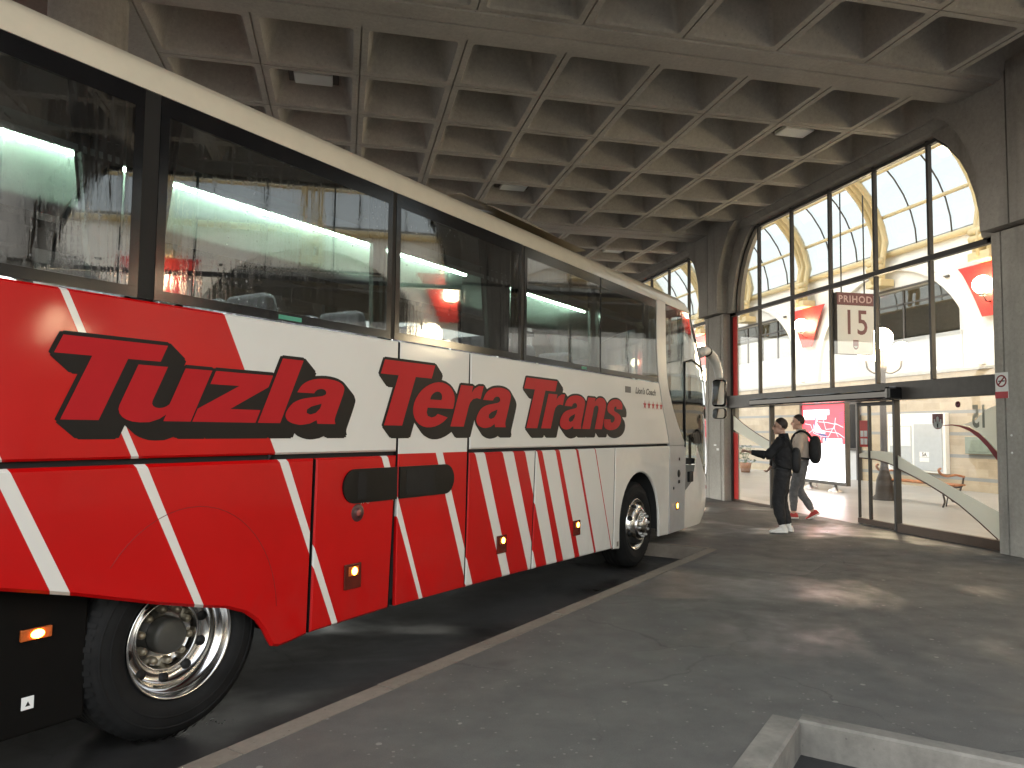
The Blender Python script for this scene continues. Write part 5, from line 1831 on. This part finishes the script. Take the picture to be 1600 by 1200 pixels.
def person(loc, rz, H, J, label, skin, hair, wear, group=None):
    """J: joints in body space, x = forward, y = left, z = up, metres for a 1.75 m figure"""
    e = empty('person', loc, rz, label, 'person', group)
    k = H / 1.75
    S = lambda v: Vector(v) * k
    V = {a: Vector(c) for a, c in J.items()}
    mb = MB()
    hd = V['head']
    hdir = R(J['head_yaw'][0])
    rot = Matrix.Rotation(hdir, 3, 'Z')
    hp = lambda x, y, z: hd + rot @ Vector((x, y, z))
    # body core, limbs, one voxel-merged surface
    loft(mb, [S(V['pelvis']), S(V['waist']), S(V['chest']), S(V['shoulder']), S(V['neck'])], [(.12 * k, .15 * k), (.11 * k, .13 * k), (.12 * k, .16 * k), (.09 * k, .14 * k), (.05 * k, .055 * k)])
    loft(mb, [S(V['neck'] + Vector((-.01, 0, -.03))), S(hp(-.015, 0, -.06))], [.055 * k, .05 * k])
    def ellip(c, r_):
        bm = bmesh.new()
        bmesh.ops.create_uvsphere(bm, u_segments=20, v_segments=14, radius=1)
        for v in bm.verts:
            q = rot @ Vector((v.co.x * r_[0], v.co.y * r_[1], v.co.z * r_[2]))
            v.co = S(c + q)
        mb.bm(bm, None, True)
    ellip(hp(-.01, 0, .035), (.098, .076, .095))
    ellip(hp(.025, 0, -.035), (.068, .058, .085))
    loft(mb, [S(hp(.085, 0, .02)), S(hp(.108, 0, -.022)), S(hp(.09, 0, -.035))], [.010 * k, .016 * k, .010 * k], 8)
    loft(mb, [S(hp(.080, -.022, -.066)), S(hp(.090, 0, -.064)), S(hp(.080, .022, -.066))], [.008 * k, .011 * k, .008 * k], 8)
    ellip(hp(.07, 0, -.098), (.024, .026, .02))
    for q in (-1, 1):
        ellip(hp(-.005, q * .078, -.005), (.022, .010, .033))
    for sd in 'lr':
        loft(mb, [S(V['sh_' + sd]), S(V['el_' + sd]), S(V['wr_' + sd])], [.047 * k, .038 * k, .025 * k])
        w, hdv = V['wr_' + sd], V['hd_' + sd].normalized()
        pal = Vector(J.get('palm_' + sd, (0, 0, 1))).normalized()
        lat = hdv.cross(pal).normalized()
        pal = lat.cross(hdv)
        loft(mb, [S(w - hdv * .02), S(w + hdv * .03), S(w + hdv * .085)], [(.021 * k, .017 * k), (.034 * k, .015 * k), (.038 * k, .012 * k)], 12, None, tuple(lat))
        curl = J.get('curl_' + sd, (.35, .4, .45, .5))
        for i, (off, L) in enumerate(((-.030, .072), (-.010, .080), (.010, .075), (.029, .060))):
            c_ = curl[i]
            p0 = w + hdv * .078 + lat * off
            d1 = (hdv * math.cos(c_ * .6) - pal * math.sin(c_ * .6)); d2 = (hdv * math.cos(c_ * 1.6) - pal * math.sin(c_ * 1.6)); d3 = (hdv * math.cos(c_ * 2.6) - pal * math.sin(c_ * 2.6))
            p1 = p0 + d1 * L * .45; p2 = p1 + d2 * L * .32; p3 = p2 + d3 * L * .23
            loft(mb, [S(p0), S(p1), S(p2), S(p3)], [.0095 * k, .009 * k, .008 * k, .0065 * k], 8)
        t0 = w + hdv * .025 - lat * .026
        loft(mb, [S(t0), S(t0 + hdv * .03 - lat * .022 - pal * .008), S(t0 + hdv * .062 - lat * .026 - pal * .014)], [.013 * k, .010 * k, .008 * k], 8)
        loft(mb, [S(V['hip_' + sd]), S(V['kn_' + sd]), S(V['an_' + sd])], [.078 * k, .052 * k, .036 * k])
    body = mb.build('body', skin, e)
    rm = body.modifiers.new('merge', 'REMESH')
    rm.mode = 'VOXEL'; rm.voxel_size = .0062; rm.use_smooth_shade = True
    sm = body.modifiers.new('soft', 'SMOOTH'); sm.factor = .5; sm.iterations = 2
    # eyes and brows
    mb = MB()
    for q in (-1, 1):
        mb.ball(S(hp(.078, q * .030, .012)), (.008 * k, .012 * k, .008 * k), 10)
    mb.build('eyes', BLACK, body)
    mb = MB()
    for q in (-1, 1):
        mb.tube([S(hp(.082, q * .016, .032)), S(hp(.080, q * .034, .036)), S(hp(.068, q * .05, .030))], .005 * k, 6)
    mb.build('eyebrows', hair, body)
    # hair: cap hugging the skull, short on the sides, tufty on top
    mb = MB()
    rows = []
    for i in range(15):
        th = math.pi * i / 14 * .78
        row = []
        for j in range(28):
            ph = 2 * math.pi * j / 28
            front = max(0, math.cos(ph))
            lim = math.pi * (.62 + .14 * max(0, -math.cos(ph)) - .32 * front ** .5)
            t = min(th, lim)
            rr_ = 1.0 + .05 * noise.noise(Vector((j * .9, i * .8, H * 3))) + .10 * math.exp(-(t / .8) ** 2)
            v = Vector((.098 * math.sin(t) * math.cos(ph), .077 * math.sin(t) * math.sin(ph), .096 * math.cos(t))) * rr_
            row.append(S(hp(-.013 + v.x, v.y, .038 + v.z)))
        rows.append(row)
    mb.grid(rows, closed=True)
    ho = mb.build('hair', hair, e)
    so_ = ho.modifiers.new('thick', 'SOLIDIFY'); so_.thickness = .007 * k; so_.offset = 0
    wear(e, S, V, k, hp)
    return e

def merged(mb, name, mat, e, vox=.009, it=3):
    o = mb.build(name, mat, e)
    rm = o.modifiers.new('merge', 'REMESH'); rm.mode = 'VOXEL'; rm.voxel_size = vox; rm.use_smooth_shade = True
    sm = o.modifiers.new('soft', 'SMOOTH'); sm.factor = .5; sm.iterations = it
    tx = bpy.data.textures.get('cloth_folds') or bpy.data.textures.new('cloth_folds', 'CLOUDS')
    tx.noise_scale = .09
    dp = o.modifiers.new('folds', 'DISPLACE'); dp.texture = tx; dp.strength = .030; dp.mid_level = .5
    return o

def shoes(e, S, V, k, mat, sole, toe=(1, 0)):
    for sd in 'lr':
        a = V['an_' + sd]
        d = Vector(V.get('toe_' + sd, Vector((1, 0, 0)))).normalized()
        lt_ = Vector((-d.y, d.x, 0)).normalized()
        upv = d.cross(lt_) * -1 if d.cross(lt_).z < 0 else d.cross(lt_)
        o = a - upv * .075
        mb = MB()
        rows = []
        for i, (x, w, h0, h1) in enumerate(((-.075, .020, .012, .050), (-.065, .034, 0.0, .085), (-.03, .040, 0, .105), (.02, .041, 0, .100), (.07, .043, 0, .075), (.12, .047, 0, .055), (.165, .042, .002, .045), (.190, .025, .008, .032))):
            row = []
            for j in range(12):
                t = 2 * math.pi * j / 12
                c_, q_ = math.cos(t), math.sin(t)
                row.append(S(o + d * x + lt_ * w * math.copysign(abs(c_) ** .7, c_) + upv * ((h0 + h1) / 2 + (h1 - h0) / 2 * math.copysign(abs(q_) ** .7, q_))))
            rows.append(row)
        mb.grid(rows, closed=True)
        mb.add(rows[0], [tuple(range(12))]); mb.add(rows[-1], [tuple(range(12))])
        sh_ = mb.build('shoe', mat, e)
        mb = MB()
        rows = []
        for x, w in ((-.078, .024), (-.06, .039), (-.02, .044), (.06, .046), (.12, .051), (.17, .045), (.195, .027)):
            rows.append([S(o + d * x + lt_ * w + upv * .0), S(o + d * x + lt_ * w + upv * .024), S(o + d * x - lt_ * w + upv * .024), S(o + d * x - lt_ * w + upv * .0)])
        mb.grid(rows, closed=True)
        mb.add(rows[0], [(0, 1, 2, 3)]); mb.add(rows[-1], [(0, 1, 2, 3)])
        mb.build('sole', sole, sh_)

SKIN = simple('skin', (.60, .36, .27), .5, var=.06, scale=20)
HAIRD = simple('hair_dark', (.028, .017, .011), .6, var=.5, scale=60)
WHITESHOE = simple('shoe_white', (.74, .72, .68), .55, var=.05)
def wear1(e, S, V, k, hp):
    mb = MB()       # black zip jacket
    loft(mb, [S(V['pelvis'] + Vector((0, 0, .0))), S(V['waist']), S(V['chest']), S(V['shoulder'] + Vector((0, 0, -.02))), S(V['neck'] + Vector((-.01, 0, -.01)))], [(.155 * k, .185 * k), (.160 * k, .190 * k), (.165 * k, .205 * k), (.115 * k, .185 * k), (.078 * k, .085 * k)], 20)
    loft(mb, [S(V['neck'] + Vector((-.015, 0, -.05))), S(V['neck'] + Vector((-.012, 0, .035)))], [(.085 * k, .088 * k), (.070 * k, .072 * k)], 16)
    for sd in 'lr':
        loft(mb, [S(V['sh_' + sd] + Vector((0, 0, .01))), S((V['sh_' + sd] + V['el_' + sd]) / 2), S(V['el_' + sd]), S((V['el_' + sd] + V['wr_' + sd]) / 2), S(V['wr_' + sd] - (V['wr_' + sd] - V['el_' + sd]).normalized() * .012)], [.085 * k, .078 * k, .074 * k, .060 * k, .042 * k])
    jk = merged(mb, 'jacket', simple('jacket_black', (.009, .009, .011), .8, var=.4, scale=18), e)
    mb = MB()
    mb.rbox(-.004, .004, -.045, .045, -.008, .008, .003)
    o = mb.build('chest_stripe', PAPER, jk); o.location = S((.135, .10, 1.33)); o.rotation_euler = (R(8), 0, R(35))
    mb = MB()       # dark charcoal trousers
    for sd in 'lr':
        h, n_, a = V['hip_' + sd], V['kn_' + sd], V['an_' + sd]
        loft(mb, [S(h + Vector((0, 0, .06))), S(h * .5 + n_ * .5 + Vector((0, 0, .0))), S(n_), S((n_ + a) / 2), S(a + Vector((0, 0, .045)))], [(.115 * k, .105 * k), (.108 * k, .092 * k), (.092 * k, .080 * k), (.082 * k, .070 * k), (.058 * k, .052 * k)], 16)
    loft(mb, [S(V['pelvis'] + Vector((0, 0, -.10))), S(V['pelvis'] + Vector((0, 0, .06)))], [(.125 * k, .155 * k), (.130 * k, .160 * k)], 18)
    merged(mb, 'trousers', simple('trousers_charcoal', (.015, .015, .017), .8, var=.3, scale=16), e)
    mb = MB()
    for sd in 'lr':
        loft(mb, [S(V['an_' + sd] + Vector((0, 0, -.02))), S(V['an_' + sd] + Vector((0, 0, .07)))], [.045 * k, .043 * k], 12)
    mb.build('socks', WHITESHOE, e)
    shoes(e, S, V, k, WHITESHOE, WHITESHOE)
    mb = MB()       # black bag slung low behind the hip
    bm = bmesh.new()
    bmesh.ops.create_uvsphere(bm, u_segments=20, v_segments=14, radius=1)
    for v in bm.verts:
        c = v.co
        v.co = S(Vector((-.19 + .075 * math.copysign(abs(c.x) ** .7, c.x), -.03 + .13 * math.copysign(abs(c.y) ** .7, c.y), 1.12 + .20 * math.copysign(abs(c.z) ** .75, c.z))))
    mb.bm(bm, None, True)
    bg_ = mb.build('backpack', simple('bag_black', (.016, .016, .018), .7, var=.3, scale=20), e)
    mb = MB()
    for q in (-1, 1):
        mb.tube([S(p) for p in cat_rom([(-.15, q * .10, 1.25), (-.10, q * .12, 1.42), (0.0, q * .125, 1.475), (.10, q * .13, 1.40), (.15, q * .14, 1.22), (.08, q * .19, 1.06), (-.12, q * .15, .98)], 5)], (.008 * k, .022 * k), 6)
    mb.build('strap', BLACK, bg_)

J1 = dict(pelvis=(0, 0, .98), waist=(.0, 0, 1.12), chest=(.01, 0, 1.30), shoulder=(-.005, 0, 1.43), neck=(.005, 0, 1.50), head=(.035, 0, 1.635), head_yaw=(0, 0, 0),
          sh_r=(.0, -.185, 1.42), el_r=(.10, -.25, 1.17), wr_r=(.20, -.20, 1.00), hd_r=(.6, .15, -.8), palm_r=(-.8, .2, -.5), curl_r=(.9, .9, .9, .9),
          sh_l=(.0, .185, 1.42), el_l=(.20, .22, 1.205), wr_l=(.46, .20, 1.235), hd_l=(.95, -.05, .28), palm_l=(0, -.35, .9), curl_l=(.12, .45, .6, .7),
          hip_r=(.0, -.09, .93), kn_r=(.04, -.10, .50), an_r=(-.06, -.10, .085), hip_l=(.0, .09, .93), kn_l=(.07, .11, .50), an_l=(.01, .12, .085),
          toe_l=(1, .22, 0), toe_r=(1, -.12, 0))
p1 = person((6.52, 10.15, 0), math.atan2(.60, -.80), 1.70, J1, 'person in black jacket and white trainers pointing ahead by the doors', SKIN, HAIRD, wear1)

def wear2(e, S, V, k, hp):
    mb = MB()       # beige sweatshirt
    loft(mb, [S(V['pelvis'] + Vector((0, 0, .02))), S(V['waist']), S(V['chest']), S(V['shoulder'] + Vector((0, 0, -.02))), S(V['neck'] + Vector((-.01, 0, -.01)))], [(.140 * k, .175 * k), (.142 * k, .178 * k), (.152 * k, .195 * k), (.11 * k, .18 * k), (.075 * k, .082 * k)], 20)
    loft(mb, [S(V['neck'] + Vector((-.03, 0, -.05))), S(V['neck'] + Vector((-.025, 0, .03)))], [(.088 * k, .092 * k), (.080 * k, .085 * k)], 16)
    for sd in 'lr':
        loft(mb, [S(V['sh_' + sd] + Vector((0, 0, .01))), S((V['sh_' + sd] + V['el_' + sd]) / 2), S(V['el_' + sd]), S((V['el_' + sd] + V['wr_' + sd]) / 2), S(V['wr_' + sd])], [.080 * k, .070 * k, .062 * k, .054 * k, .042 * k])
    merged(mb, 'sweatshirt', simple('sweat_beige', (.50, .42, .36), .85, var=.06), e)
    mb = MB()
    for sd in 'lr':
        h, n_, a = V['hip_' + sd], V['kn_' + sd], V['an_' + sd]
        loft(mb, [S(h + Vector((0, 0, .06))), S((h + n_) / 2), S(n_), S((n_ + a) / 2), S(a + (n_ - a).normalized() * .05)], [(.105 * k, .10 * k), (.092 * k, .086 * k), (.074 * k, .070 * k), (.064 * k, .060 * k), (.050 * k, .048 * k)], 16)
    loft(mb, [S(V['pelvis'] + Vector((0, 0, -.08))), S(V['pelvis'] + Vector((0, 0, .06)))], [(.12 * k, .150 * k), (.122 * k, .152 * k)], 18)
    merged(mb, 'trousers', simple('trousers_grey', (.13, .13, .135), .8, var=.25, scale=14), e)
    shoes(e, S, V, k, simple('shoe_red', (.42, .035, .03), .55), WHITESHOE)
    mb = MB()
    bm = bmesh.new()
    bmesh.ops.create_uvsphere(bm, u_segments=20, v_segments=14, radius=1)
    for v in bm.verts:
        c = v.co
        v.co = S(Vector((-.22 + .10 * math.copysign(abs(c.x) ** .7, c.x), .15 * math.copysign(abs(c.y) ** .7, c.y), 1.18 + .24 * math.copysign(abs(c.z) ** .75, c.z))))
    mb.bm(bm, None, True)
    bg_ = mb.build('backpack', bpy.data.materials['bag_black'], e)
    mb = MB()
    for q in (-1, 1):
        mb.tube([S(p) for p in cat_rom([(-.17, q * .10, 1.36), (-.08, q * .115, 1.47), (.02, q * .12, 1.485), (.12, q * .125, 1.40), (.16, q * .14, 1.22), (.08, q * .18, 1.06), (-.14, q * .15, 1.02)], 5)], (.008 * k, .022 * k), 6)
    mb.build('strap', BLACK, bg_)
J2 = dict(pelvis=(0, 0, .98), waist=(.01, 0, 1.12), chest=(.02, 0, 1.30), shoulder=(.005, 0, 1.43), neck=(.02, 0, 1.50), head=(.05, 0, 1.635), head_yaw=(12, 0, 0),
          sh_r=(.0, -.18, 1.42), el_r=(-.06, -.24, 1.16), wr_r=(.08, -.24, .93), hd_r=(.4, .05, -.9), palm_r=(-.3, .9, 0), curl_r=(.5, .55, .6, .6),
          sh_l=(.0, .18, 1.42), el_l=(.03, .24, 1.15), wr_l=(.20, .22, .96), hd_l=(.6, -.05, -.8), palm_l=(-.3, -.9, 0), curl_l=(.5, .55, .6, .6),
          hip_r=(.0, -.09, .93), kn_r=(.05, -.09, .49), an_r=(-.17, -.09, .115), hip_l=(.0, .09, .93), kn_l=(.12, .09, .50), an_l=(.13, .09, .085),
          toe_r=(.85, 0, -.5), toe_l=(1, .05, 0))
p2 = person((7.88, 11.70, .0), math.atan2(.62, -.78), 1.80, J2, 'person in beige top and red shoes with dark backpack stepping through the doorway', simple('skin_light', (.56, .33, .24), .5, var=.06, scale=20), HAIRD, wear2)
